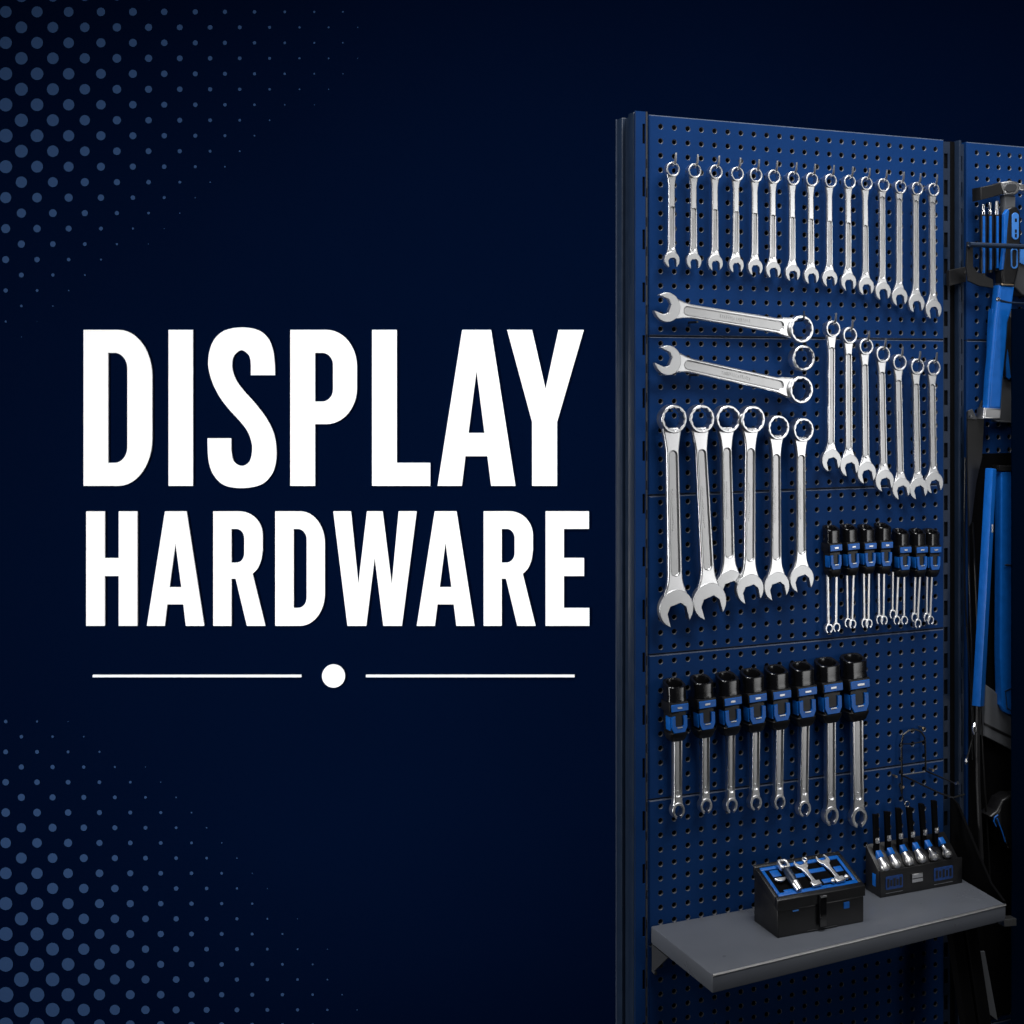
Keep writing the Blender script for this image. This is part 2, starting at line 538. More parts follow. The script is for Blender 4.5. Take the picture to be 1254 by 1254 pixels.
def peg_panel(ua, ub, ucol0, ncol, zt, zb, r0, r1):
    "one sheet of pegboard with real holes, folded edges"
    mb = MB()
    ch = 0.0012
    e = 0.0024
    ua_c, ub_c = ucol0 - PU / 2, ucol0 + PU * (ncol - .5)
    zt_c, zb_c = ZROW0 - PZ * (r0 - .5), ZROW0 - PZ * (r1 - .5)
    n = 12
    for r in range(r0, r1):
        for c in range(ncol):
            cu_, cz = ucol0 + PU * c, ZROW0 - PZ * r
            v = []
            for i in range(n):
                a = 2 * pi * i / n + pi / 4
                k = max(abs(cos(a)), abs(sin(a)))
                v.append((cu_ + PU / 2 * cos(a) / k, 0, min(max(cz + PZ / 2 * sin(a) / k, zb + e), zt - e)))
            for rr, y in ((HR + ch, 0), (HR, ch), (HR, 0.004)):
                for i in range(n):
                    a = 2 * pi * i / n + pi / 4
                    v.append((cu_ + rr * cos(a), y, cz + rr * sin(a)))
            mb.add(v, [(i, (i + 1) % n, n + (i + 1) % n, n + i) for i in range(n)], 0)
            mb.add(v[n:], [(i + k * n, (i + 1) % n + k * n, n + (i + 1) % n + k * n, n + i + k * n) for k in (0, 1) for i in range(n)], 1)

    def quad(a, b, c, d):
        mb.add([a, b, c, d], [(0, 1, 2, 3)], 0)
    e = 0.0024
    zt_c, zb_c = min(zt_c, zt - e), max(zb_c, zb + e)
    # margins round the field of holes
    quad((ua + e, 0, zb + e), (ua_c, 0, zb + e), (ua_c, 0, zt - e), (ua + e, 0, zt - e))
    quad((ub_c, 0, zb + e), (ub - e, 0, zb + e), (ub - e, 0, zt - e), (ub_c, 0, zt - e))
    if zt - e - zt_c > 1e-5:
        quad((ua_c, 0, zt_c), (ub_c, 0, zt_c), (ub_c, 0, zt - e), (ua_c, 0, zt - e))
    if zb_c - zb - e > 1e-5:
        quad((ua_c, 0, zb + e), (ub_c, 0, zb + e), (ub_c, 0, zb_c), (ua_c, 0, zb_c))
    # chamfered, folded rim
    i0 = [(ua + e, 0, zb + e), (ub - e, 0, zb + e), (ub - e, 0, zt - e), (ua + e, 0, zt - e)]
    i1 = [(ua, e, zb), (ub, e, zb), (ub, e, zt), (ua, e, zt)]
    i2 = [(ua, 0.018, zb), (ub, 0.018, zb), (ub, 0.018, zt), (ua, 0.018, zt)]
    for A, B, mi in ((i0, i1, 2), (i1, i2, 0)):
        for k in range(4):
            mb.add([A[k], A[(k + 1) % 4], B[(k + 1) % 4], B[k]], [(0, 1, 2, 3)], mi if k in (0, 2) else 0)
    me = bpy.data.meshes.new('pegboard_panel')
    me.from_pydata(mb.v, [], mb.f)
    me.materials.append(M_BLUE)
    me.materials.append(M_HOLE)
    me.materials.append(M_EDGE)
    me.polygons.foreach_set('material_index', mb.m)
    o = bpy.data.objects.new('pegboard_panel', me)
    S.collection.objects.link(o)
    o.parent = rack
    return o


rows_y = [417, 605, 800, 982, 1152]
seams = []
for y in rows_y:
    z = P(796, y)[1]
    seams.append(round((ZROW0 - z) / PZ + .5))
seams = [0] + seams + [seams[-1] + 11, seams[-1] + 18]
UC1 = P(809, 300)[0]
UC2 = P(1196, 300)[0]
for a, b in zip(seams, seams[1:]):
    zt = ZT if a == 0 else ZROW0 - PZ * (a - .5) - 0.0009
    zb = ZROW0 - PZ * (b - .5) + 0.0009
    peg_panel(0.0, U1, UC1, 23, zt, zb, a, b)
    peg_panel(U2, U2 + 0.80, UC2, 23, zt, zb, a, b)
ZLOW = ZROW0 - PZ * (seams[-1] - .5)
MB().box(-0.004, U1 + 0.004, 0.030, 0.036, ZB, ZT - 0.004).build('hole_dark_sheet', M_VOID, rack, 0)  # added black sheet for the darkness seen through the holes
MB().box(U2 - 0.004, U2 + 0.80, 0.030, 0.036, ZB, ZT - 0.004).build('hole_dark_sheet', M_VOID, rack, 0)


def upright(ua, ub, front_y, depth, zt, face=True):
    "dark channel post with a groove in its sides"
    mb = MB()
    d = depth
    mb.box(ua, ub, front_y, front_y + d * .32, 0, zt, 0.0015)
    mb.box(ua + 0.007, ub - 0.007, front_y + d * .32 + .001, front_y + d * .66 - .001, 0, zt - 0.004)
    mb.box(ua - 0.001, ub, front_y + d * .66, front_y + d, 0, zt - 0.002, 0.0015)
    return mb.build('upright', M_DARK, rack)


ua0 = P(777.5, 300)[0]
ub0 = P(790.5, 300)[0]
upright(ua0, -0.0065, 0.0065, 0.080, ZT + 0.004)  # side shade is put into the dark post colour


def slotted(ua, ub, yf, slots_u, zt, m, w=0.0035, z_off=0.03, pitch=0.0615, sl=0.036, name='face_plate', thick=0.0022):
    mb = MB()
    s0, s1 = slots_u, slots_u + w
    if s0 - ua > 2e-4:
        mb.box(ua, s0, yf, yf + thick, 0, zt)
    mb.box(s1, ub, yf, yf + thick, 0, zt)
    z, top = zt - z_off, zt
    while z > 0.3:
        mb.box(s0, s1, yf, yf + thick, z, top)
        top = z - sl
        z -= pitch
    mb.box(s0, s1, yf, yf + thick, 0, top)
    o = mb.build(name, m, rack, 0)
    MB().box(ua + .0005, ub - .0005, yf + thick + .0012, yf + thick + .0022, 0, zt - .004).build('slot_dark_strip', M_VOID, rack, 0)  # added black strip for the darkness inside the slots
    return o


slotted(ua0, ub0, 0.0, ub0 - 0.0072, ZT + 0.005, M_BLUE, w=0.0062, z_off=0.026, pitch=0.112, sl=0.042)
MB().tube([(ua0 + .0006, -.0004, 0), (ua0 + .0006, -.0004, ZT + .005)], .0006, 6).build('face_edge', M_DARK, rack)
MB().tube([(ua0 - .001, .0862, 0), (ua0 - .001, .0862, ZT + .003)], .0012, 6).build('rear_edge_highlight', M_EDGE, rack)  # lighter tube added as the rim highlight on the rear corner
slotted(ub0 + .0004, ub0 + 0.0042, -0.0012, ub0 + 0.0012, ZT + 0.005, M_DGREY, w=0.002, z_off=0.1, pitch=0.062, sl=0.02, name='slot_strip')
# middle uprights between the two bays
x57, x66, x74, x76, x82 = (P(x, 300)[0] for x in (1157, 1165.5, 1173.5, 1176, 1182.5))
slotted(x57, x66, 0.006, x57 + .003, P(1162, 173)[1], M_DARK, w=0.011, z_off=0.028, pitch=0.062, sl=0.035, name='slot_strip')
slotted(x76 + .001, x82, 0.006, x76 + .003, P(1180, 176)[1], M_DARK, w=0.008, z_off=0.028, pitch=0.062, sl=0.035, name='slot_strip')
MB().box(x66 + .0005, x74, 0.012, 0.06, 0, P(1168, 172)[1], 0.001).build('upright', M_VOID, rack)
MB().box(x74 + .0005, x76, -0.004, 0.06, 0, P(1175, 172)[1], 0.001).build('post_edge', M_DARK, rack)
MB().box(x57, x82, 0.062, 0.09, 0, P(1168, 172)[1] - .002, 0.001).build('rear_post', M_BLKMET, rack)
MB().box(U2 + 0.805, U2 + 0.845, 0.0, 0.08, 0, ZT, 0.002).build('upright', M_DARK, rack)
# low deck and plinth
MB().box(0.0, U1, -0.30, 0.028, ZLOW - 0.05, ZLOW - 0.004, 0.002).build('base_deck', M_BLKMET, rack)
MB().box(U2, U2 + .8, -0.30, 0.028, ZLOW - 0.05, ZLOW - 0.004, 0.002).build('base_deck', M_BLKMET, rack)
MB().box(0.0, U2 + .8, -0.27, -0.25, 0, ZLOW - 0.052).build('kick_plate', M_BLKMET, rack)

# ================================================================== shelf
ZS = P(796, 1133)[1]
shelf = thing('shelf', 'grey painted steel shelf fixed across the bottom of the pegboard', 'shelf', 0, 0, ZS)


def sl(x, y):
    u, w = onz(x, y, ZS)
    return (u, -w)


fl, fr = sl(872.5, 1194), sl(1232, 1107.5)
bl = (0.0015, -0.004)
br_u = sl(1176, 1074)[0]
br = (br_u, -0.004)
ht = 0.0365
mb = MB()
mb.hexa([(*fl, -ht), (*fr, -ht), (*br, -ht), (*bl, -ht), (*fl, 0), (*fr, 0), (*br, 0), (*bl, 0)], 0.0032)
mb.build('shelf_board', M_SHELF, shelf)
MB().tube([(fl[0] + .001, fl[1] + .0008, -.0012), (fr[0] - .001, fr[1] + .0008, -.0010)], .0026, 10).build('bevel_highlight_strip', M_BRIGHT, shelf)  # added steel strip stands in for the highlight along the front bevel
lip = MB()
lip.plate([[(0.0, -0.002), (0.03, -0.002), (0.006, -0.075), (0.0, -0.075)]], 0.004)
v = [(0.006 + y, -0.006 - x, z) for x, y, z in lip.v]
lb = MB().add(v, lip.f)
lb.tube([(0.008, -0.006, -0.078), (0.008, -0.016, -0.076)], 0.004)
lb2 = MB().hexa([(0.003, -0.006, -ht - .001), (0.007, -0.006, -ht - .001), (0.007, -0.075, -ht - .001), (0.003, -0.075, -ht - .001),
                 (0.003, -0.006, -ht - .001 - 0.055), (0.007, -0.006, -ht - .056), (0.007, -0.014, -ht - .056), (0.003, -0.014, -ht - .056)])
lb2.tube([(0.005, -0.008, -ht - .056), (0.005, -0.020, -ht - .058)], 0.004)
lb2.build('bracket', M_DGREY, shelf, 0)
# black gusset above the right end, reaching up the post
g = MB()
ug = br_u + 0.006
pz0 = [onu(1173, 985, ug), onu(1196, 1040, ug), onu(1214, 1082, ug), onu(1230, 1104, ug)]
loop = [(-w, z - ZS) for w, z in pz0]
base = [(-pz0[-1][0], -0.02), (0.0, -0.02), (0.0, pz0[0][1] - ZS + .01)]
pl = loop + base
n = len(pl)
vv = [(ug, y, z) for y, z in pl] + [(ug + 0.004, y, z) for y, z in pl]
g.add(vv, [tuple(range(n)), tuple(range(2 * n - 1, n - 1, -1))] + [(i, (i + 1) % n, n + (i + 1) % n, n + i) for i in range(n)])
g.tube([(ug - .001, y, z) for y, z in loop], 0.0025)
g.build('side_gusset', M_VOID, shelf)
# sloping black legs below the right front corner
for xa, xb, nm in ((1204, 1222, 0), (1222, 1240, 1)):
    ua_, wa_ = onz(xa + 4, 1128 if nm == 0 else 1126, ZS - ht)
    k = MB()
    z1 = -0.44
    k.hexa([(ua_ - .016, -wa_ + .012, z1), (ua_ + .016, -wa_ + .012, z1), (ua_ + .016, -wa_ + .034, z1), (ua_ - .016, -wa_ + .034, z1),
            (ua_ - .030, -wa_ + .085, -ht - .002), (ua_ + .0, -wa_ + .085, -ht - .002), (ua_ + .0, -wa_ + .107, -ht - .002), (ua_ - .030, -wa_ + .107, -ht - .002)], 0.002)
    k.build('support_leg', M_VOID, shelf)


# ================================================================== wrenches
def star(R, n=12, d=0.10):
    return [(R * (1 if i % 2 == 0 else 1 - d) * cos(pi * i / n), R * (1 if i % 2 == 0 else 1 - d) * sin(pi * i / n)) for i in range(2 * n)]


def jaw_outline(J, rot, L, slot=0.56, reach=0.22):
    "open-end head: disc with a parallel slot, turned by rot"
    s = slot * J
    a0 = -90 + math.degrees(math.asin(slot))
    pts = arc(0, 0, J, J, a0, 270 - math.degrees(math.asin(slot)), 30)
    top = reach * J
    pts += [(-s, top - s * .55), (-s * .55, top), (s * .55, top), (s, top - s * .55)]
    c, d = cos(rot), sin(rot)
    return [(x * c - y * d, x * d + y * c - L) for x, y in pts]


def wrench(label, group, ring, jaw, R, J, ws0, ws1, w=0.030, rot=radians(13), hole=0.70, slot=0.56, twelve=False, thick=0.008, rth=0.013, recess=(0.17, 0.86), bumps=True, ring_w=None, jw=None):
    u, z = P(ring[0], ring[1], w)
    uj, zj = P(jaw[0], jaw[1], w)
    L = hypot(uj - u, zj - z)
    phi = atan2(-(uj - u), -(zj - z))
    root = thing('wrench', label, 'wrench', u, w, z, group, phi)
    # ring end
    hl = star(R * hole * 1.03, d=.07) if twelve else circ(0, 0, R * hole, 24)
    MB().plate([circ(0, 0, R, 40), hl], rth, R * 0.06, -rth * .62, res=2).build('ring_end', M_STEEL, root)
    # shaft with recessed panel
    a, b = -R * 0.90, -(L - J * 0.72)
    h0, h1 = ws0 / 2, ws1 / 2
    fl0, fl1 = (L * .10), (L * .12)
    right = spl([(R * .78, a + R * .30), (h0 * 1.25, a - fl0 * .35), (h0, a - fl0)], 5) + spl([(h1, b + fl1), (h1 * 1.15, b + fl1 * .5), (J * .74, b - J * .12)], 5)
    left = [(-x, y) for x, y in reversed(right)]
    outline = right + left
    mb = MB()
    span = a - b
    r0, r1 = a - span * recess[0], a - span * (recess[1])
    rw0, rw1 = h0 * .52, h1 * .52
    rec = arc(0, r0 - rw0, rw0, rw0, 0, 180, 8) + arc(0, r1 + rw1, rw1, rw1, 180, 360, 8)
    mb.plate([outline, rec], thick, min(0.0030, thick * .33), -thick / 2, res=2)
    sh = mb.build('shaft', M_STEEL, root)
    web = MB()
    big = [(x * 1.12, y) for x, y in rec]
    web.plate([big], thick * .44, 0.0, -thick * .22)
    if bumps:
        rn = random.Random(label)
        zc = (r0 + r1) / 2 + span * 0.02
        k = 0
        zz = zc + span * .13
        while zz > zc - span * .13:
            hgt = rn.uniform(.5, 1.0) * rw0 * .45
            web.box(-rw0 * rn.uniform(.25, .55), rw0 * rn.uniform(.2, .55), -thick * .22 - .0011, -thick * .22 + .0002, zz - hgt, zz)
            zz -= hgt * 1.7
    web.build('recessed_panel', M_RECESS, sh)
    MB().plate([jaw_outline(J, rot, L, slot)], thick * 1.12, 0.0011, -thick * .56 - .0004, res=2).build('open_end', M_JAW, root)
    return root, R, u, z, w


def hook(label, group, u, z, w, R, m=None, up=0.024):
    root = thing('peg_hook', label, 'hook', u, 0, z, group)
    zr = R * .60
    x = R * .10
    pts = [(x, 0.006, zr), (x, -0.001, zr), (x, -w - .006, zr), (x, -w - .012, zr + .003), (x, -w - .015, zr + .009), (x, -w - .017, zr + up)]
    MB().tube(pts, [.0027] * 5 + [.0021], 8).build('prong', m or M_BRIGHT, root)
    return root


G_TOP = 'wrenches in the long top row'
top_x = [823.4, 850, 876, 902, 924.8, 947, 970.6, 993.2, 1016.2, 1039.4, 1060, 1080.8, 1101.6, 1122, 1142.2]
top_y = [208, 210, 211.3, 213.7, 215.3, 217, 219, 220.6, 222, 223.5, 225.3, 227.3, 229.6, 231.6, 233]
top_t = [326.7, 328.4, 330.5, 333, 336, 339.3, 343, 346.5, 350, 354.3, 360, 366, 373, 381, 388.5]
top_jx = [823, 849.8, 876, 901.6, 924.8, 946.7, 970.6, 993.6, 1016, 1039, 1060.5, 1081, 1101.4, 1122, 1142.8]
for i in range(15):
    J = (0.0178 + 0.0050 * (i / 14) ** 1.5)
    sc = F / (Z0 + 0.3 * i / 14)
    yj = top_t[i] - J * .80 * sc
    lab = ('shortest silver combination wrench, at the left end of the top row' if i == 0 else
           'longest silver combination wrench of the top row, beside the black middle post' if i == 14 else
           'silver combination wrench, %s from the left in the top row' % ORD[i])
    hl = 0.77
    wr = wrench(lab, G_TOP, (top_x[i] - 1.2, top_y[i]), (top_jx[i] - 1, yj), 0.0158, J, 0.0150, 0.0165, w=0.030, hole=hl, slot=.50, rot=radians(6 + 4 * i / 14), rth=0.014,
                recess=(0.06, .93) if i > 10 else (.40, .93), bumps=True)
    hook('short silver hook through the ring of the %s wrench in the top row' % (ORD[i] if i < 14 else 'last'), 'silver hooks of the top row', wr[2], wr[3], 0.030, 0.0158)

G_MID = 'stepped wrenches beside the big wrenches'
mx = [1019, 1039.6, 1059.4, 1080, 1100.3, 1122, 1142]
my = [403, 411, 424.6, 434, 444, 449, 450.4]
mt = [574.5, 580.6, 589.6, 599.3, 609, 609, 601.8]
mj = [1018, 1040, 1061, 1083, 1103.5, 1124.5, 1143.6]
for i in range(7):
    J = 0.0255
    sc = F / 2.95
    lab = ('silver combination wrench hanging highest in the stepped group of seven' if i == 0 else
           'silver combination wrench at the right end of the stepped group, by the post' if i == 6 else
           'silver combination wrench, %s from the left in the stepped group of seven' % ORD[i])
    wr = wrench(lab, G_MID, (mx[i] - 1.5, my[i]), (mj[i] - 1.2, mt[i] - J * .80 * sc), 0.0188, J, 0.0182, 0.0185, w=0.030 + (0.001 if i % 2 else 0), hole=.77, slot=.50, rot=radians(13), rth=0.016, thick=.009, recess=(0.10, .93))
    hook('short silver hook through the ring of the %s wrench in the stepped group' % (ORD[i] if i < 6 else 'last'), 'silver hooks of the stepped group', wr[2], wr[3], 0.030, 0.0188)

G_BIG = 'six large wrenches hanging side by side'
bx = [823.9, 857.9, 890, 920.3, 951.4, 981.8]
by = [513, 512.8, 513, 513.5, 523.5, 526.2]
bjx = [827.3, 868.2, 893, 917.5, 950, 980.6]
btip = [766.6, 757.5, 735.5, 739, 734.8, 725]
bR = [.0300, .0300, .0298, .0296, .0268, .0262]
bJ = [.0405, .0402, .0345, .0335, .0322, .0310]
bw0 = [.0300, .0285, .0265, .0255, .0245, .0235]
bdep = [.034, .036, .030, .038, .034, .034]
blab = ['largest silver wrench at the left end of the big group', 'large silver wrench leaning right, second in the big group, overlapping its neighbour',
        'silver wrench whose jaw is tucked behind its neighbours in the big group', 'fourth large silver wrench, just right of the one with the hidden jaw',
        'fifth large silver wrench, between the fourth and the smallest of the big group', 'smallest of the six big silver wrenches, at their right end']
for i in range(6):
    wr = wrench(blab[i], G_BIG, (bx[i] - 2, by[i]), (bjx[i] - .5, btip[i] - bJ[i] * .93 * 570), bR[i], bJ[i], bw0[i], bw0[i] * 1.12, w=bdep[i], rot=radians(14), hole=.79, twelve=True,
                thick=.011, rth=.024, recess=(.12, .88))
    r = thing('peg_hook', 'plain dark peg through the ring of the %s big wrench' % ORD[i], 'hook', wr[2], 0, wr[3], 'dark pegs of the big wrenches')
    MB().tube([(0, 0.006, bR[i] * .58), (0, -bdep[i] - .004, bR[i] * .58)], .0028, 8).build('prong', M_WIRE, r)

G_HOR = 'large wrenches lying across the pegboard'
for i, (ring, jaw, lab) in enumerate([((978.2, 403.3), (815.5, 376.5), 'upper large silver wrench lying almost level with its jaw to the left'),
                                      ((977.5, 477.3), (816.5, 441.3), 'lower large silver wrench lying aslant with its jaw to the left')]):
    wr = wrench(lab, G_HOR, ring, jaw, .0302, .0312, .0330, .0300, w=.034, rot=radians(-13), hole=.79, twelve=True, thick=.011, rth=.022, recess=(.06, .93), slot=.55)
    for (px, py) in ((ring[0] - 2, ring[1] - 8), (jaw[0] + 30, jaw[1] + 12)):
        uu, zz = P(px, py, 0)
    r = thing('peg_hook', 'short peg holding up the %s level wrench by its ring' % ('upper', 'lower')[i], 'hook', wr[2], 0, wr[3], 'pegs of the lying wrenches')
    MB().tube([(0.004, 0.006, .019), (0.004, -.040, .019), (0.004, -.047, .022), (.004, -.048, .026 if i else .040)], .0022, 8).build('prong', M_DARK, r)
    r = thing('peg_hook', 'dark peg under the shaft of the %s level wrench' % ('upper', 'lower')[i], 'hook', *[(lambda t: (t[0], 0, t[1]))(P(jaw[0] + 34, jaw[1] + 18, .02))][0], 'pegs of the lying wrenches')
    MB().tube([(0, 0.006, 0), (0, -.036, 0)], .0026, 8).build('prong', M_WIRE, r)
u, z = P(980.9, 438.7, .034)
r = thing('ring_head', 'lone silver ring head between the two lying wrenches', 'wrench', u, .034, z)
MB().plate([circ(0, 0, .0288, 40), star(.0288 * .81, d=.07)], .022, .0028, -.013, res=2).build('ring_end', M_STEEL, r)
r = thing('peg_hook', 'dark peg inside the lone ring head', 'hook', u, 0, z)
MB().tube([(0, .006, .0185), (0, -.040, .0185)], .0026, 8).build('prong', M_WIRE, r)


# ================================================================== wrench holders
def holder(label, group, top, bottom, wd, dp, w=0.004):
    "plastic hanger: open cap, collar with a blue band, blue clip, tapered sleeve.  top/bottom are photo pixels of its front axis"
    wf = w + dp
    ut, zt = P(top[0], top[1], w + dp * .5)
    ub, zb = P(bottom[0], bottom[1], w + dp * .5)
    H = hypot(ut - ub, zt - zb)
    phi = atan2(ut - ub, zt - zb)
    root = thing('wrench_holder', label, 'tool holder', ub, w, zb, group, phi * .6)
    hx, hy = wd / 2, dp / 2
    cy = -hy
    # cap with a hollow top
    cap = MB()
    z0, z1 = H * .70, H
    secs = [(z0, hx * .98, hy * .98, 0, cy), (z0 + H * .03, hx * .97, hy * .98, 0, cy), (z0 + H * .10, hx * .93, hy * .95, 0, cy), (z1 - H * .03, hx * .97, hy * 1.0, 0, cy), (z1 - .001, hx * .955, hy * .98, 0, cy),
            (z1, hx * .90, hy * .94, 0, cy), (z1 - .0015, hx * .74, hy * .80, 0, cy, 2.3), (z1 - H * .2, hx * .66, hy * .72, 0, cy, 2.3)]
    cap.loft(secs, 40, 3.8)
    zs_ = z0 + H * .06
    cap.v = [(x, y, z + (max(0, z - zs_) / (z1 - zs_)) * (y - cy) * .30) for x, y, z in cap.v]
    cap.build('cap', M_GLOSS, root)
    col = MB().box(-hx, hx, cy - hy, cy + hy, H * .515, H * .698, H * .022)
    co = col.build('collar', M_BLACK, root)
    MB().box(-hx * .84, hx * .90, cy - hy - .0018, cy - hy + .006, H * .540, H * .660, .0008).build('band', M_PBLUE, co)
    rn = random.Random(label)
    MB().box(-hx * .25, hx * rn.uniform(.2, .42), cy - hy - .0024, cy - hy - .0016, H * .585, H * .618, .0002).build('badge', M_BADGE, co)
    # narrow body
    MB().box(-hx * .80, hx * .80, cy - hy * .80, cy + hy * .9, H * .14, H * .514, H * .015).build('body', M_BLACK, root)
    # blue clip: U in front, wing at the left side
    s = hx * .80
    zc0, zc1 = H * .165, H * .455
    U = [(-s, zc1 * .98), (-s * .52, zc1), (-s * .52, zc0 + (zc1 - zc0) * .42), (-s * .40, zc0 + (zc1 - zc0) * .34), (s * .40, zc0 + (zc1 - zc0) * .34), (s * .52, zc0 + (zc1 - zc0) * .42), (s * .52, zc1), (s, zc1 * .98),
         (s, zc0 + (zc1 - zc0) * .35), (s * .70, zc0), (-s * .70, zc0), (-s, zc0 + (zc1 - zc0) * .35)]
    cl = MB().plate([U], .007, .001, cy - hy * .80 - .004, res=1)
    cl.box(-s - .0025, -s + .002, cy - hy * .75, cy + hy * .2, zc0 + (zc1 - zc0) * .15, zc1 * .97, .0008)
    c = cl.build('clip', M_PBLUE, root)
    MB().box(-s * .36, s * .36, cy - hy * .80 - .0055, cy - hy * .80 - .0035, zc0 + (zc1 - zc0) * .30, zc0 + (zc1 - zc0) * .36, .0003).build('pin', M_BADGE, c)
    # tapered lower sleeve
    sv = MB()
    sv.loft([(0, hx * .62, hy * .60, 0, cy), (H * .03, hx * .76, hy * .74, 0, cy), (H * .12, hx * .95, hy * .92, 0, cy), (H * .155, hx * .97, hy * .95, 0, cy), (H * .165, hx * .9, hy * .88, 0, cy)], 32, 5.0)
    sv.build('lower_sleeve', M_BLACK, root)
    return root, ub, zb, w + dp * .5


def c_head(R, gap, rin):
    a = gap
    o = arc(0, 0, R, R * 1.16, -90 + a, 270 - a, 36)
    i = arc(0, 0, R * rin, R * rin * 1.22, 270 - a - 4, -90 + a + 4, 36)
    return o + i


def held_wrench(label, group, ub, zb, w, head, R, ws, th=.010, gap=26, rin=.66, wide=False, mats=None, parent_shift=0.0):
    uh, zh = P(head[0], head[1], w)
    ut = ub + parent_shift
    L = hypot(uh - ut, zh - zb)
    phi = atan2(-(uh - ut), -(zh - zb))
    root = thing('wrench', label, 'wrench', ut, w, zb, group, phi)
    h = ws / 2
    a, b = 0.012, -(L - R * 1.05)
    sh = MB()
    out = [(-h, a), (h, a), (h, b + R * .8)] + spl([(h, b + R * .8), (h * 1.05, b + R * .3), (R * .8, b - R * .35)], 4)[1:] + [(-x, y) for x, y in reversed(spl([(h, b + R * .8), (h * 1.05, b + R * .3), (R * .8, b - R * .35)], 4))]
    if ws > .012:
        rw = h * .48
        rec = rrect(-rw, rw, b + R * .95, a - .004, rw)
        sh.plate([out, rec], th, .0022, -th / 2, res=2)
    else:
        sh.plate([[(-h, b - R * .25), (h, b - R * .25), (h, a), (-h, a)]], th * .8, .0012, -th * .4, res=2)
    s = sh.build('shaft', M_STEEL if ws > .012 else M_BRIGHT, root)
    if ws > .012:
        mb = MB().plate([[(x * 1.1, y) for x, y in rec]], th * .5, 0, -th * .25)
        mb.build('recessed_panel', M_RECESS, s)
        MB().loft([(0, .002, .002, 0, 0), (.0012, .0014, .0014, 0, 0)], 10).build('rivet', M_BADGE, s).matrix_local = Matrix.Translation((0, -th * .25, b + R * 1.6)) @ Matrix.Rotation(radians(90), 4, 'X')
    hd = [(x, y - L) for x, y in c_head(R, gap, rin)]
    MB().plate([hd], th * 1.25, R * .09, -th * .62, res=2).build('open_ring_end', M_STEEL, root)
    return root


lt = [(825, 836), (858, 831.5), (889, 828), (919.4, 824), (949.5, 819.5), (980.6, 815.5), (1011.6, 810.5), (1043.7, 805.5)]
lbm = [(828.5, 906), (862.6, 902), (894, 899), (924.2, 895), (953.4, 892), (984.5, 887.8), (1016, 883.6), (1048.6, 881.6)]
lh = [(830.6, 991.6), (864.5, 986), (895.6, 985.3), (925.2, 982.2), (954.2, 981.2), (984.7, 989.5), (1017.8, 998), (1051.6, 1000)]
lR = [.0150, .0145, .0145, .0148, .0145, .0160, .0185, .0205]
lw = [.0195, .0185, .0180, .0190, .0200, .0215, .0245, .0285]
for i in range(8):
    nm = 'at the left end of' if i == 0 else 'at the right end of' if i == 7 else '%s from the left in' % ORD[i]
    hd = holder('black holder with blue clip %s the lower row' % nm, 'holders of the lower row', (lt[i][0] - .6, lt[i][1]), (lbm[i][0] - 1, lbm[i][1]), .046 + .012 * (i / 7) ** 1.4, .040)
    held_wrench('chrome flare wrench %s the lower row of holders' % nm, 'chrome wrenches held in the lower row', hd[1] + .003, hd[2], hd[3], (lh[i][0] - 1.6, lh[i][1]), lR[i], lw[i], gap=17, rin=.60, th=.014)

stp = [(1016.5, 646), (1037.5, 645), (1060, 645), (1081, 643), (1103, 650), (1122.5, 650), (1140.5, 650)]
sbm = [(1019.5, 706), (1041.3, 704), (1061, 702), (1080.5, 702), (1103.5, 706), (1124, 706), (1139.8, 706)]
sx = [[1014, 1024], [1037.3, 1044.6], [1058, 1063.7], [1076.3, 1082], [1093.5, 1099.3, 1107.5], [1121, 1126], [1135.5, 1140.5]]
shd = [[(1015.8, 769.5), (1025, 768)], [(1039, 762.5), (1044.5, 764)], [(1059.5, 763), (1064.5, 763.5)], [(1077.5, 758.5), (1083, 759.5)], [(1093.8, 752), (1098.8, 759.5), (1108, 759.5)], [(1120.5, 756), (1124.5, 763.5)], [(1135.5, 756), (1140, 759.5)]]
for i in range(7):
    nm = 'at the left end of' if i == 0 else 'at the right end of' if i == 6 else '%s from the left in' % ORD[i]
    hd = holder('small black holder with blue clip %s the short upper row' % nm, 'small holders of the short row', stp[i], sbm[i], .0355, .031)
    for j, (xs, hp) in enumerate(zip(sx[i], shd[i])):
        side = (['left', 'right'] if len(sx[i]) == 2 else ['left', 'middle', 'right'])[j]
        us = P(xs + .3, 706, hd[3])[0]
        held_wrench('thin chrome wrench on the %s in the %s' % (side, 'leftmost small holder' if i == 0 else 'rightmost small holder' if i == 6 else '%s small holder from the left' % ORD[i]), 'thin chrome wrenches in small holders', us, hd[2], hd[3] - .003 + .002 * (j % 2), (hp[0] - 1.6, hp[1]), .0098, .0056, th=.007, gap=20, rin=.62)

# ================================================================== toolbox on the shelf
u0, w0 = onz(952.4, 1149.2, ZS)
u1, w1 = onz(1055.9, 1127.7, ZS)
_, wb = onz(923.7, 1127.7, ZS)
TW = u1 - u0
TD = max(w0 - wb, .08)
D0 = Z0 + u0 * S_ - w0 * C_
hF = (1149.2 - 1101.9) / F * D0
hB = (1127.7 - 1059.5) / F * (D0 + TD * C_)
tb = thing('toolbox', 'black toolbox with a sloping blue tray of small tools on the shelf', 'toolbox', u0, w0, ZS)
zl = hF * .72


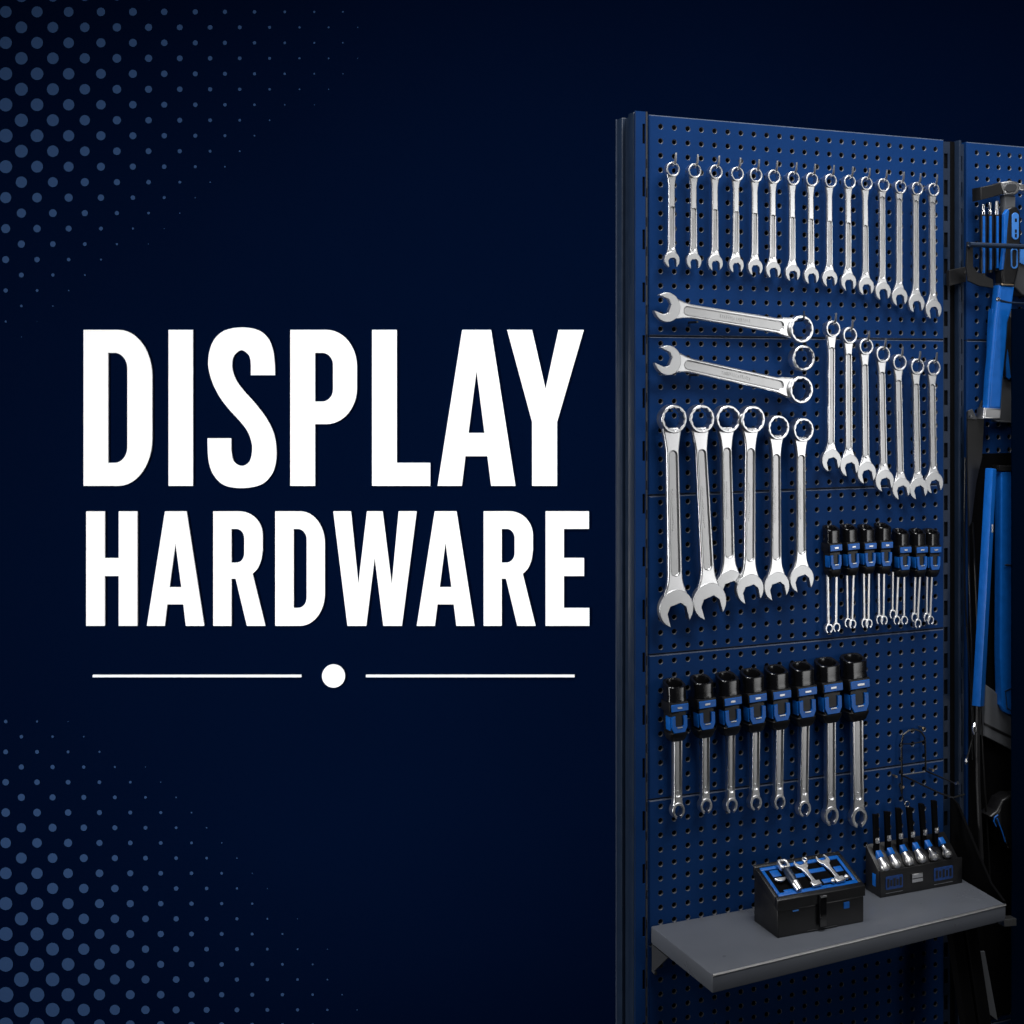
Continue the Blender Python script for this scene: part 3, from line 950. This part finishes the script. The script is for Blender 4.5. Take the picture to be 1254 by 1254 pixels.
def wedge(x0, x1, y0, y1, zb0, zt0, zb1, zt1):
    "front (y0) heights zb0..zt0, back (y1) heights zb1..zt1"
    return [(x0, y0, zb0), (x1, y0, zb0), (x1, y1, zb1), (x0, y1, zb1), (x0, y0, zt0), (x1, y0, zt0), (x1, y1, zt1), (x0, y1, zt1)]


def slope_z(y):
    return hF + (hB - hF) * (y / TD)


MB().hexa(wedge(0, TW, 0, TD, 0, zl - .002, 0, zl + (hB - hF) - .002), .002).build('body', M_BLACK, tb)
# lid: frame round the tray
lid = MB()
t = .007
tz = zl + .0
for (xa, xb_, ya, yb) in ((-.002, TW + .002, -.003, t), (-.002, TW + .002, TD - t, TD + .001), (-.002, t, t + .0005, TD - t - .0005), (TW - t, TW + .002, t + .0005, TD - t - .0005)):
    lid.hexa(wedge(xa, xb_, ya, yb, zl + (hB - hF) * ya / TD, slope_z(ya), zl + (hB - hF) * yb / TD, slope_z(yb)), .0012)
lid.build('lid_rim', M_BLACK, tb)
tray = MB()
tray.hexa(wedge(t + .0006, TW - t - .0006, t + .0006, TD - t - .0006, zl + .002 + (hB - hF) * .08, slope_z(t) - .0035, zl + (hB - hF) * .9, slope_z(TD - t) - .0035))
tr = tray.build('tray', M_VOID, tb, 0)


def on_slope(mb, x0, x1, y0, y1, h0, h1, bev=.0006):
    mb.hexa(wedge(x0, x1, y0, y1, slope_z(y0) + h0, slope_z(y0) + h1, slope_z(y1) + h0, slope_z(y1) + h1), bev)


pk = MB()
f_ = .004
bw_ = .0085
on_slope(pk, t + .001, TW - t - .001, t + .001, t + bw_, -.0033, -.0008)
on_slope(pk, t + .001, TW - t - .001, TD - t - bw_, TD - t - .001, -.0033, -.0008)
on_slope(pk, t + .001, t + bw_, t + bw_ + .0005, TD - t - bw_ - .0005, -.0033, -.0008)
on_slope(pk, TW - t - bw_, TW - t - .001, t + bw_ + .0005, TD - t - bw_ - .0005, -.0033, -.0008)
for xa, xb_, ya, yb in ((.12, .22, .62, .80), (.30, .46, .50, .60), (.46, .72, .56, .66), (.60, .74, .24, .34), (.82, .91, .48, .62), (.13, .25, .16, .24)):
    on_slope(pk, TW * xa, TW * xb_, TD * ya, TD * yb, -.0033, -.0014)
pk.build('blue_liner', M_PBLUE, tr)
lat = MB().box(TW * .455, TW * .535, -.009, -.0035, hF * .12, hF * .96, .0012)
la = lat.build('latch', M_GLOSS, tb)
MB().box(TW * .462, TW * .53, -.0105, -.0092, hF * .90, hF * .95, .0004).build('latch_edge', M_BADGE, la)
MB().box(TW * .76, TW * .825, -.0016, .001, hF * .45, hF * .62, .0005).build('badge', M_PBLUE, tb)
MB().box(TW * .17, TW * .235, -.0012, .001, hF * .62, hF * .655, .0003).build('badge', M_LBLUE, tb)
MB().tube([(TW * .33, -.0012, hF * .05), (TW * .68, -.0012, hF * .05)], .0009, 6).build('lower_trim', M_DGREY, tb)
MB().tube([(0.001, -.0008, zl - .0005), (TW * .32, -.0008, zl - .0005)], .0008, 6).build('seam_trim', M_DGREY, tb)
MB().tube([(TW * .60, -.0008, zl - .0005), (TW - .001, -.0008, zl - .0005)], .0008, 6).build('seam_trim', M_DGREY, tb)
SLA = atan2(hB - hF, TD)
SLL = hypot(hB - hF, TD)
print('tray', TW, TD, hF, hB, SLL, BDBG if 'BDBG' in globals() else '')


def tray_tool(name, label, cat, fx, fy, ang, lift=.004):
    o = bpy.data.objects.new(name, None)
    S.collection.objects.link(o)
    o.empty_display_size = .02
    base = tb.matrix_world @ Vector((TW * fx, TD * fy, slope_z(TD * fy) + lift))
    # local X across, local Z up the slope, local -Y out of the slope
    Rm = Matrix.Rotation(TH, 4, 'Z') @ Matrix.Rotation(SLA - pi / 2, 4, 'X') @ Matrix.Rotation(ang, 4, 'Y')
    o.matrix_world = Matrix.Translation(base) @ Rm
    return tag(o, label, cat, 'small tools in the toolbox tray')


def stub(root, L, J, with_knobs):
    MB().plate([[(x, L + L * 0 - (y + 0) + 0) for x, y in jaw_outline(J, 0, 0, .62, .15)]], .006, .0008, -.004, res=1).build('open_end', M_BRIGHT, root)
    MB().plate([spl([(J * .55, L - J * .7), (.0052, L - J * 1.5), (.0046, L * .3), (.006, 0)], 4) + list(reversed([(-x, y) for x, y in spl([(J * .55, L - J * .7), (.0052, L - J * 1.5), (.0046, L * .3), (.006, 0)], 4)]))], .005, .001, -.0035, res=1).build('shaft', M_BRIGHT, root)
    b = MB().box(-.012, .012, -.006, .001, -.007, .006, .002)
    b.build('foot', M_BRIGHT, root)
    if with_knobs:
        MB().tube([(-.013, -.003, 0), (-.018, -.003, -.001), (-.023, -.003, 0)], [.003, .0055, .003], 10).build('knob', M_BRIGHT, root)
        MB().tube([(.013, -.003, 0), (.019, -.003, .001), (.025, -.003, 0)], [.003, .006, .003], 10).build('knob', M_BRIGHT, root)


r = tray_tool('small_wrench', 'small chrome open wrench in the right of the toolbox tray', 'wrench', .77, .20, radians(-4), .002)
stub(r, SLL * .60, .0155, True)
r = tray_tool('small_wrench', 'small chrome open wrench in the middle of the toolbox tray', 'wrench', .49, .20, radians(-2), .002)
stub(r, SLL * .57, .0155, False)
MB().plate([circ(.016, SLL * .66, .0062, 18), circ(.016, SLL * .66, .0033, 14)], .006, .001, -.005).build('ring', M_BRIGHT, r)
r = tray_tool('small_ratchet', 'stubby dark chrome ratchet in the left of the toolbox tray', 'ratchet', .27, .14, radians(3), .001)
hd = MB()
hd.tube([(0, -.003, 0), (-.002, -.006, .012), (-.004, -.010, .028), (-.005, -.012, .046)], [.006, .0085, .010, .008], 14)
hd.build('handle', M_DARK, r)
MB().tube([(.001, -.004, -.004), (-.001, -.006, .010), (-.002, -.008, .016)], [.0070, .0088, .0086], 14).build('end_cap', M_BRIGHT, r)
MB().plate([rrect(-.016, .008, .050, .074, .006), rrect(-.010, .002, .056, .068, .003)], .012, .002, -.016).build('head', M_BRIGHT, r)
MB().plate([arc(-.026, .034, .013, .010, 180, 360, 10)], .005, .001, -.006).build('pawl', M_BRIGHT, r)

# ================================================================== bit stand on the shelf
u0, w0 = onz(1077.7, 1099.4, ZS)
u1, w1 = onz(1171, 1079, ZS)
BW = u1 - u0
BD = w0 - 0.012
D0 = Z0 + u0 * S_ - w0 * C_
bF = (1099.4 - 1068.3) / F * D0
bB = bF + .045
bs = thing('bit_stand', 'black stand with two blue emblems holding rods and chrome bits', 'tool stand', u0, w0, ZS)
MB().hexa(wedge(0, BW, .004, BD, 0, bF - .001, 0, bB), .0015).build('body', M_BLACK, bs)
fp = MB().box(-.001, BW + .006, -.002, .0035, 0, bF + .002, .0012).build('front_panel', M_BLACK, bs)
for xa, xb_ in ((.06, .27), (.66, .90)):
    e = MB()
    e.plate([rrect(BW * xa, BW * xb_, bF * .28, bF * .80, .003)], .0012, .0003, -.0034)
    eo = e.build('emblem', M_NBLUE, fp)
    e2 = MB()
    rn = random.Random(int(xa * 100))
    for k in range(5):
        cx_ = BW * (xa + (xb_ - xa) * (.14 + .18 * k))
        e2.box(cx_ - .003, cx_ + .003, -.0042, -.0032, bF * (.38 + .03 * (k % 2)), bF * (.66 + .05 * ((k + 1) % 2)), .0004)
    e2.build('emblem_relief', M_BLACK, eo)
    MB().tube([(BW * xa, -.0026, bF * .14), (BW * xb_, -.0026, bF * .14)], .0007, 6).build('trim_line', M_GREY, fp)
lt_ = MB().box(BW * .375, BW * .51, -.006, -.0022, bF * .40, bF * .74, .0008).build('latch', M_BADGE, fp)
MB().box(BW * .38, BW * .505, -.0068, -.0058, bF * .54, bF * .58, .0002).build('latch_rib', M_DGREY, lt_)
MB().box(-.0012, .001, BD * .28, BD * .50, bF * .34, bF * .82, .0003).build('side_badge', M_PBLUE, bs)


def bs_z(y):
    return bF + (bB - bF) * (y - .004) / (BD - .004)


rodpx = [(1072, 996.5), (1086, 993), (1099.8, 988.7), (1113, 987.5), (1128, 983.3), (1143.5, 979.5)]
colpx = [(1073.5, 1028.4), (1087.6, 1025.5), (1102, 1023), (1116.8, 1021), (1131.9, 1018.4), (1146, 1016)]
bulb = [(1083, 1061.7), (1096.8, 1058), (1112.4, 1054.5), (1128, 1051.5), (1142.9, 1048.5), (1159.6, 1045)]
wr_ = w0 - BD * .62
for i in range(6):
    nm = 'at the left end' if i == 0 else 'at the right end' if i == 5 else '%s from the left' % ORD[i]
    u, zt = P(*rodpx[i], wr_)
    uc, zc = P(*colpx[i], wr_)
    zbase = ZS + bs_z(BD * .62)
    r = thing('punch', 'black flat rod with a silver collar, %s of the stand' % nm, 'punch', uc, wr_, zbase, 'black rods standing in the stand')
    dx = (u - uc)
    mb = MB()
    top = zt - zbase
    mb.hexa([(-.006, -.004, -.006), (.006, -.004, -.006), (.006, .004, -.006), (-.006, .004, -.006), (dx - .0065, -.004, top), (dx + .0065, -.004, top - .002), (dx + .0065, .004, top - .002), (dx - .0065, .004, top)], .001)
    mb.build('blade', M_VOID, r)
    zz = zc - zbase
    c = MB()
    c.loft([(zz - .006, .0066, .0066, 0, 0), (zz - .001, .0074, .0074, 0, 0), (zz - .0008, .006, .006, 0, 0), (zz + .001, .006, .006, 0, 0), (zz + .0012, .0074, .0074, 0, 0), (zz + .006, .0066, .0066, 0, 0)], 16)
    c.build('collar', M_BRIGHT, r)
    # chrome bit lying on the slope below
    wbx = w0 - BD * .13
    ubb, zbb = P(*bulb[i], wbx)
    r2 = thing('socket_bit', 'chrome bulb-headed bit with a blue tab, %s on the stand' % nm, 'bit', ubb, wbx, zbb, 'chrome bits on the stand')
    d = Vector((-.006, .62, .55)).normalized()
    c = MB()
    rn = random.Random(i)
    prof = [(-.010, .004), (-.008, .0090), (-.002, .0112), (.004, .0108), (.010, .0088), (.016, .0074), (.022, .0066), (.028, .0060)]
    if i > 3:
        prof = [(-.010, .004), (-.008, .0088), (-.002, .0110), (.004, .0092), (.009, .0054), (.018, .0040), (.034, .0032)]
    c.tube([d * a for a, _ in prof], [b for _, b in prof], 14)
    c.build('bulb', M_BRIGHT, r2)
    q = MB()
    nn = Vector((0, -d.z, d.y)).normalized()
    p0, p1, hx_ = d * .020, d * .036, Vector((.0068, 0, 0))
    q.hexa([p0 - hx_ - nn * .006, p0 + hx_ - nn * .006, p0 + hx_ + nn * .0085, p0 - hx_ + nn * .0085,
            p1 - hx_ - nn * .006, p1 + hx_ - nn * .006, p1 + hx_ + nn * .0085, p1 - hx_ + nn * .0085], .001)
    q.build('tab', M_PBLUE, r2)
u, z = P(1110.5, 984.5, .03)
r = thing('key_ring', 'small silver ring hanging on the wire above the bit stand', 'ring', u, .03, z)
MB().plate([circ(0, 0, .0075, 18), circ(.001, .0, .0048, 14)], .004, .001, -.002).build('ring', M_CHROME, r)
MB().tube([(-.006, 0, .002), (-.010, .004, .02), (-.012, .012, .045)], .0011, 6).build('wire', M_WIRE, r)

# ================================================================== wire bracket
def pt(x, y, w):
    u, z = P(x, y, w)
    return Vector((u, -w, z))


wb_ = thing('wire_bracket', 'empty black wire bracket with two long prongs above the bit stand', 'bracket', *(lambda t: (t[0], 0, t[1]))(P(1118, 930)))
o0 = Vector((P(1118, 930)[0], 0, P(1118, 930)[1]))


def wpts(lst):
    return [pt(*p) - o0 for p in lst]


MB().tube(wpts([(1104.5, 972, .012), (1104.3, 945, .012), (1104, 910, .012), (1106, 900, .012), (1113, 894.5, .012), (1122, 893.5, .012), (1128, 896, .012), (1132.5, 903, .012), (1133.2, 920, .012), (1133.5, 944, .012)]), .0022, 8).build('frame', M_WIRE, wb_)
MB().tube(wpts([(1104.5, 949, .012), (1133.5, 945, .012)]), .0016, 8).build('cross_bar', M_GREY, wb_)
MB().tube(wpts([(1106, 911, .012), (1114, 911, .012), (1124, 909.5, .012), (1132, 907, .012)]), .0014, 8).build('cross_bar', M_WIRE, wb_)


def arm(x, y, x2):
    u, z = P(x, y, .012)
    lo, hi = .012, .6
    for _ in range(40):
        m_ = (lo + hi) / 2
        q = W(u, m_, z)
        if 627 + F * q.x / q.y < x2:
            lo = m_
        else:
            hi = m_
    return u, z, lo


ua_, za_, wa_ = arm(1106, 950, 1166)
ub_, zb_, wb2 = arm(1134, 944, 1172)
pr = MB().tube([Vector((ua_, -.012, za_)) - o0, Vector((ua_, -wa_ * .8, za_ - .002)) - o0, Vector((ua_ + .004, -wa_, za_)) - o0, Vector(((ua_ + ub_) / 2 + .004, -wa_ * .98, za_ + .002)) - o0], .0020, 8)
pr.build('prong', M_WIRE, wb_)
pr = MB().tube([Vector((ub_, -.012, zb_)) - o0, Vector((ub_, -wb2, zb_)) - o0], .0020, 8)
p2 = pr.build('prong', M_WIRE, wb_)
MB().tube([Vector((ub_, -wb2 + .004, zb_)) - o0, Vector((ub_, -wb2 - .003, zb_ + .004)) - o0], .0034, 8).build('tip', M_CHROME, p2)
for i, (x, y) in enumerate(((1129, 891), (1096.5, 950.5), (1105, 963.3), (1141.5, 942.8))):
    u, z = P(x, y, .01)
    t_ = MB().tube([(u - o0.x, .002, z - o0.z), (u - o0.x, -.014, z - o0.z)], [.002, .0032], 8)
    t_.build('screw', M_BRASS, wb_)

# ================================================================== second bay tools
def traced(mb, pts, w, th, o, bevel=.001, holes=(), res=2):
    loops = [[(lambda t: (t[0] - o[0], t[1] - o[2]))(P(a, b, w)) for a, b in lp] for lp in [pts, *holes]]
    return mb.plate(loops, th, bevel, -w - o[1] * 0, res=res)


def T(name, label, cat, x, y, group=None):
    u, z = P(x, y, 0)
    r = thing(name, label, cat, u, 0, z, group)
    return r, (u, 0, z)


# tool holder bracket on the post
r, o = T('tool_bracket', 'black steel tool bracket across the second bay holding hammer and drivers', 'bracket', 1190, 320)
mb = MB()
traced(mb, [(1185.5, 296), (1192, 297), (1192, 326), (1197, 333), (1216, 342), (1217, 353), (1199, 350), (1186, 344), (1184, 325)], .052, .006, o)
mb.build('arm', M_BLKMET, r)
mb = MB()
traced(mb, [(1163, 331), (1183, 326.5), (1183.5, 345), (1163, 350)], .012, .012, o)
mb.build('post_clamp', M_BLKMET, r)
mb = MB()
a = pt(1187, 299.5, .060) - Vector(o)
b = pt(1275, 303, .075) - Vector(o)
mb.tube([a, b], .0062, 10)
a2 = pt(1187, 299.5, .060) - Vector(o)
mb.build('crossbar', M_DARK, r)
MB().tube([pt(1186.5, 300, .058) - Vector(o), pt(1184, 326, .014) - Vector(o), pt(1181.5, 335, .012) - Vector(o)], .003, 8).build('stay', M_BLKMET, r)

# screwdrivers
for i, (x, y0_, y1_, lab) in enumerate(((1204, 250, 338, 'blue and black screwdriver nearest the post behind the black crossbar'), (1212, 248, 334, 'blue and black screwdriver between its two neighbours behind the crossbar'), (1220.5, 246.5, 332, 'blue and black driver with the widest silver tip, next to the hammer'))):
    r, o = T('screwdriver', lab, 'screwdriver', x, 300, 'drivers in the tool bracket')
    w = .036
    u, z = P(x, 300, w)
    zt, zm, zb2 = P(x, y0_, w)[1] - o[2], P(x, 263, w)[1] - o[2], P(x, y1_, w)[1] - o[2]
    c = .0
    MB().loft([(zm, .0075, .006, u - o[0], -w, 3), (zm - .02, .0085, .007, u - o[0], -w, 3), (zm - .06, .007, .006, u - o[0], -w, 3), (zb2 + .02, .0085, .007, u - o[0], -w, 3), (zb2, .006, .005, u - o[0], -w, 3)], 14).build('grip', M_BLACK, r)
    MB().box(u - o[0] - .0062, u - o[0] - .0012, -w - .0085, -w - .003, zb2 + .006, zm - .004, .0008).build('stripe', M_PBLUE, r)
    tip = [(zm, .0045, .0045, u - o[0], -w), (zm + .008, .0052, .0052, u - o[0], -w), (zm + .011, .0032, .0032, u - o[0], -w), (zt - .008, .0042, .0042, u - o[0], -w), (zt, .0036, .0036, u - o[0], -w)]
    if i == 2:
        tip = [(zm, .0065, .005, u - o[0], -w), (zm + .010, .0060, .005, u - o[0], -w), (zt, .0050, .0045, u - o[0], -w)]
    MB().loft(tip, 14).build('tip', M_CHROME, r)

# hammer
r, o = T('hammer', 'long hammer with silver and black head, black grip and blue shaft', 'hammer', 1235, 300)
w = .050
mb = MB()
traced(mb, [(1201, 229), (1215, 226.5), (1227, 223), (1228, 238), (1220, 240), (1201.5, 245)], w, .030, o, .002)
mb.build('poll', M_BLKMET, r)
mb = MB()
traced(mb, [(1226.5, 223), (1238, 221), (1246, 222), (1250, 226), (1248, 236), (1243, 239.5), (1231, 238.5)], w + .004, .036, o, .004)
hd_ = mb.build('head', M_STEEL, r)
mb = MB()
traced(mb, [(1231, 228), (1234, 224.5), (1244, 225), (1246, 229), (1244, 234), (1236, 236), (1231, 233)], w + .0065, .006, o, .002)
mb.build('dark_inset', M_DGREY, hd_)
mb = MB()
traced(mb, [(1247.5, 224), (1256, 226), (1266, 232), (1264, 238), (1254, 234), (1248, 233)], w + .002, .026, o, .003)
mb.build('claw', M_STEEL, r)
mb = MB()
traced(mb, [(1230.5, 239), (1244, 239.5), (1244, 262), (1231, 262)], w - .002, .018, o, .003)
mb.build('neck', M_GREY, r)
mb = MB()
traced(mb, [(1234, 256), (1239, 252.5), (1246, 253), (1250, 260), (1251.5, 285), (1249, 310), (1248, 330), (1243, 349), (1228, 349), (1227, 335), (1231, 305), (1232.5, 280)], w + .004, .026, o, .006, res=3)
gp = mb.build('grip', M_BLACK, r)
mb = MB()
traced(mb, [(1230.5, 262), (1234.5, 256), (1236, 258), (1233.8, 280), (1232.5, 302), (1229, 330), (1227, 330), (1230, 300)], w + .0065, .010, o, .001)
mb.build('edge_strip', M_PBLUE, gp)
mb = MB()
cx_, cy_ = 1243.8, 277
traced(mb, [(cx_ + 4.2 * cos(a), cy_ + (12 if sin(a) > 0 else -12) + 4.6 * sin(a)) for a in [2 * pi * k / 20 for k in range(20)]], w + .0062, .004, o, .001)
bd = mb.build('inset', M_LBLUE, gp)
for yy in (269.5, 283, 288.5):
    mb = MB()
    traced(mb, [(1243, yy - 2), (1245.4, yy - 2), (1245.4, yy + 2), (1243, yy + 2)], w + .0068, .002, o, .0002)
    mb.build('mark', M_BLACK, bd)
mb = MB()
cx_, cy_ = 1242.5, 316.5


def oval(rx, h):
    return [(cx_ + rx * cos(a), cy_ + (h if sin(a) > 0 else -h) + rx * 1.1 * sin(a)) for a in [2 * pi * k / 20 + .01 for k in range(20)]]


traced(mb, oval(4.2, 8), w + .0062, .004, o, .0006, holes=[oval(2.8, 7.6)])
mb.build('loop', M_LBLUE, gp)
mb = MB()
traced(mb, [(1227, 346.5), (1242, 347.5), (1242, 350), (1227, 349)], w + .003, .024, o, .001)
mb.build('collar', M_BRASS, r)
mb = MB()
traced(mb, [(1224, 349), (1243, 351), (1241, 368), (1240, 378), (1235, 395), (1233, 425), (1229, 465), (1226.5, 501), (1210.5, 500), (1213, 460), (1217, 420), (1219, 395), (1222, 370)], w, .024, o, .006, res=3)
mb.build('shaft', M_PBLUE, r)
mb = MB()
traced(mb, [(1206, 499), (1226.8, 500.5), (1226, 514), (1204.5, 513)], w + .002, .026, o, .004, res=3)
mb.build('end_cap', M_STEEL, r)
mb = MB()
traced(mb, [(1216, 378), (1221.5, 378), (1219, 400), (1218, 425), (1216, 447), (1213, 446), (1214, 410)], w - .012, .016, o, .002)
gd = mb.build('guard', M_PBLUE, r)
for k in range(4):
    mb = MB()
    yy = 388 + k * 13
    traced(mb, [(1217.2 - k * .5, yy), (1219.6 - k * .5, yy - 1), (1219.2 - k * .5, yy + 6), (1217 - k * .5, yy + 7)], w - .0105, .003, o, .0004)
    mb.build('slot', M_VOID, gd)

r, o = T('eye_hook', 'small silver eye hook lying across the blue hammer shaft', 'hook', 1223, 367)
mb = MB()
a = pt(1223.2, 366.7, .088) - Vector(o)
ev = Vector((0, -1, 0))
mb2 = MB().plate([circ(a.x, a.z, .0055, 18), circ(a.x, a.z, .0024, 12)], .005, .0012, a.y)
mb2.build('eye', M_CHROME, r)
MB().tube([pt(1226, 368.5, .085) - Vector(o), pt(1236, 370.5, .085) - Vector(o), pt(1275, 373, .06) - Vector(o)], [.0034, .0022, .0022], 8).build('shank', M_DARK, r)

# dark grey pocket behind the hammer grip, grey case below it
r, o = T('tool_pouch', 'dark grey padded pouch behind the hammer grip', 'pouch', 1250, 345)
mb = MB()
traced(mb, [(1247, 300), (1275, 300), (1275, 364), (1252, 362), (1243, 352), (1247, 330)], .034, .03, o, .005, res=3)
mb.build('body', M_DGREY, r)
mb = MB()
traced(mb, [(1250, 303), (1256, 303), (1256, 325), (1249, 322)], .037, .004, o, .001)
mb.build('blue_patch', M_LBLUE, r)
r, o = T('sheet_panel', 'grey steel sheet standing behind the lower hammer shaft', 'sheet', 1238, 450)
mb = MB()
traced(mb, [(1231, 378), (1262, 378), (1262, 518), (1216, 515.5), (1226, 500)], .020, .003, o, .0006)
mb.build('sheet', M_GREY, r)
MB().tube([pt(1214, 515.5, .024) - Vector(o), pt(1262, 518.5, .024) - Vector(o)], .002, 6).build('hem', M_GREY, r)
r, o = T('folding_knife', 'black handled tool with a blue edge beside the hammer shaft', 'knife', 1236, 440)
mb = MB()
traced(mb, [(1234.5, 385), (1242, 392), (1246, 465), (1232, 462), (1229.5, 450), (1232.5, 425)], .030, .008, o, .002)
mb.build('handle', M_BLKMET, r)
mb = MB()
traced(mb, [(1234.3, 428), (1238, 462), (1236, 465), (1233, 462), (1232.5, 445)], .0325, .003, o, .0006)
mb.build('edge', M_PBLUE, r)

# small silver clip, black strap
r, o = T('strap', 'curved black strap hanging beside the post in the second bay', 'strap', 1195, 560)
mb = MB()
traced(mb, [(1185, 504), (1196, 512), (1203, 490), (1206, 505), (1203, 560), (1196, 590), (1190, 640), (1187, 645), (1185, 570)], .030, .005, o, .001)
mb.build('webbing', M_BLKMET, r)
mb = MB()
traced(mb, [(1186, 503), (1191, 501), (1196, 511), (1196, 514), (1186, 513)], .034, .005, o, .001)
cp = mb.build('clip', M_DGREY, r)
u, z = P(1188.6, 509.5, .038)
MB().tube([(u - o[0], -.036, z - o[2]), (u - o[0], -.041, z - o[2])], .0028, 8).build('rivet', M_CHROME, cp)

r, o = T('darkening_sheet', 'black sheet added to darken the second bay behind the two blue bars', 'board', 1220, 800)
ua_, za_ = P(1186, 556, .004)
MB().box(ua_ - o[0], U2 + .79 - o[0], -.007, -.003, -0.0 + P(1186, 1250)[1] - o[2], za_ - o[2], .001).build('panel', M_VOID, r)  # added black sheet gives the near-black tone behind the bars

# blue bars
r, o = T('pry_bar', 'long narrow blue bar leaning in the second bay, tapering to a black rod', 'bar', 1205, 720)
mb = MB()
mb.hexa([pt(1190, 864, .05) - Vector(o), pt(1200.5, 865.5, .075) - Vector(o), pt(1205.5, 865, .05) - Vector(o), pt(1197, 862, .03) - Vector(o),
         pt(1206.5, 573.5, .05) - Vector(o), pt(1216, 574.5, .075) - Vector(o), pt(1220.5, 574.5, .05) - Vector(o), pt(1213, 573, .03) - Vector(o)], .0015)
mb.build('bar', M_PBLUE, r)
MB().tube([pt(1197.5, 864, .05) - Vector(o), pt(1197, 892, .05) - Vector(o), pt(1197.5, 960, .05) - Vector(o), pt(1202, 1060, .06) - Vector(o)], .0055, 10).build('rod', M_BLKMET, r)
MB().tube([pt(1193.6, 885, .062) - Vector(o), pt(1193.4, 889, .064) - Vector(o), pt(1193.2, 895, .064) - Vector(o), pt(1193, 899, .062) - Vector(o)], [.003, .0062, .0062, .003], 12).build('buckle', M_CHROME, r)
MB().box(*(lambda p: (p.x - .002, p.x + .002, p.y - .002, p.y + .002, p.z - .010, p.z + .010))(pt(1215, 647, .076) - Vector(o)), .0008).build('label_tab', M_BADGE, r)
mb = MB()
mb.tube([pt(1190.5, 905, .055) - Vector(o), pt(1186, 922, .055) - Vector(o), pt(1183.2, 930, .055) - Vector(o)], .0015, 6)
mb.build('cord', M_WIRE, r)
MB().tube([pt(1183.4, 929, .056) - Vector(o), pt(1183.2, 932.5, .057) - Vector(o), pt(1183, 936, .056) - Vector(o)], [.002, .005, .002], 10).build('bead', M_CHROME, r)

r, o = T('level_bar', 'broad blue bar with a rounded lower end beside the navy board', 'bar', 1236, 720)
mb = MB()
traced(mb, [(1226, 577.5), (1262, 578), (1262, 876), (1238, 875.5), (1231, 872), (1226.5, 864), (1225, 800)], .040, .022, o, .004, res=3)
lv = mb.build('bar', M_PBLUE, r)
mb = MB()
traced(mb, [(1231, 846), (1240, 842), (1240, 872), (1233, 868)], .0415, .003, o, .0008, holes=[[(1232.2, 847), (1239, 844), (1239, 870), (1234, 866.5)]])
mb.build('ring_relief', M_DARK, lv)
MB().tube([pt(1231, 692, .046) - Vector(o), pt(1262, 692, .046) - Vector(o)], .0022, 8).build('pin', M_BRASS, lv)
mb = MB()
traced(mb, [(1224, 570), (1240, 571), (1262, 571), (1262, 577), (1224.5, 577)], .042, .026, o, .001)
mb.build('end_cap', M_BLKMET, r)

r, o = T('bin', 'dark grey sheet bin with a sloping rim behind the blue bars', 'bin', 1225, 880)
mb = MB()
traced(mb, [(1207, 838), (1218, 846), (1228, 858), (1262, 880), (1262, 930), (1205, 901), (1206, 880)], .026, .02, o, .002)
mb.build('body', M_GREY, r)
mb = MB()
traced(mb, [(1206, 885), (1262, 913), (1262, 916.5), (1206, 888)], .028, .004, o, .0006)
mb.build('rim', M_BLKMET, r)
r, o = T('power_tool', 'black tool with a blue hooked trim low in the second bay', 'power tool', 1235, 1010)
mb = MB()
traced(mb, [(1228, 980), (1238, 974), (1262, 974), (1262, 1046), (1236, 1040), (1226, 1015), (1213, 1000), (1222, 993)], .05, .04, o, .006, res=3)
mb.build('body', M_BLACK, r)
MB().tube([pt(1222, 998, .054) - Vector(o), pt(1218, 1001, .054) - Vector(o), pt(1217, 1006, .054) - Vector(o), pt(1220, 1012, .054) - Vector(o)], .0016, 6).build('trim', M_PBLUE, r)
MB().tube([pt(1221, 1002, .056) - Vector(o), pt(1227, 1018, .056) - Vector(o), pt(1231, 1031, .056) - Vector(o)], .0016, 6).build('trim', M_PBLUE, r)

# cables hanging along the post
cab = [[(1182, 560), (1181, 700), (1186, 800), (1190, 865), (1191, 930)], [(1186, 600), (1186.5, 690), (1190, 800), (1193, 900), (1204, 1050)], [(1191, 640), (1195, 720), (1199, 830), (1206, 960), (1214, 1100)]]
for i, c in enumerate(cab):
    r, o = T('cable', 'thin black cable hanging by the middle post, %s' % ('nearest the post', 'between two others', 'farthest from the post')[i], 'cable', *c[2], 'black cables by the middle post')
    ps = [pt(a, b, .016 + .006 * i) - Vector(o) for a, b in c]
    sm = spl([tuple(p) for p in ps], 6)
    MB().tube(sm, .0020, 8).build('cable_run', M_WIRE, r)
# things below the shelf in the second bay
r, o = T('sheet_panel', 'dark grey sheet leaning low behind the sloping black legs', 'sheet', 1206, 1205)
mb = MB()
traced(mb, [(1195.5, 1166), (1206, 1165), (1222, 1250), (1194, 1228)], .07, .004, o, .0006)
mb.build('sheet', M_GREY, r)
r, o = T('white_block', 'small pale block beside the right end of the shelf', 'block', 1234, 1130)
mb = MB()
traced(mb, [(1229, 1126), (1245, 1125), (1245, 1134), (1230, 1135)], .10, .02, o, .001)
mb.build('block', M_BADGE, r)

# ================================================================== navy board at the right
YB = 2.93
x0_, z0_ = wp(1239.5, 378, YB)
bd = MB().box(0, 0.55, 0, 0.006, 0, z0_).build('navy_board', M_NAVYBD, smooth=0)
bd.location = (x0_, YB, 0)
tag(bd, 'plain dark navy board standing upright in front of the second bay', 'board')
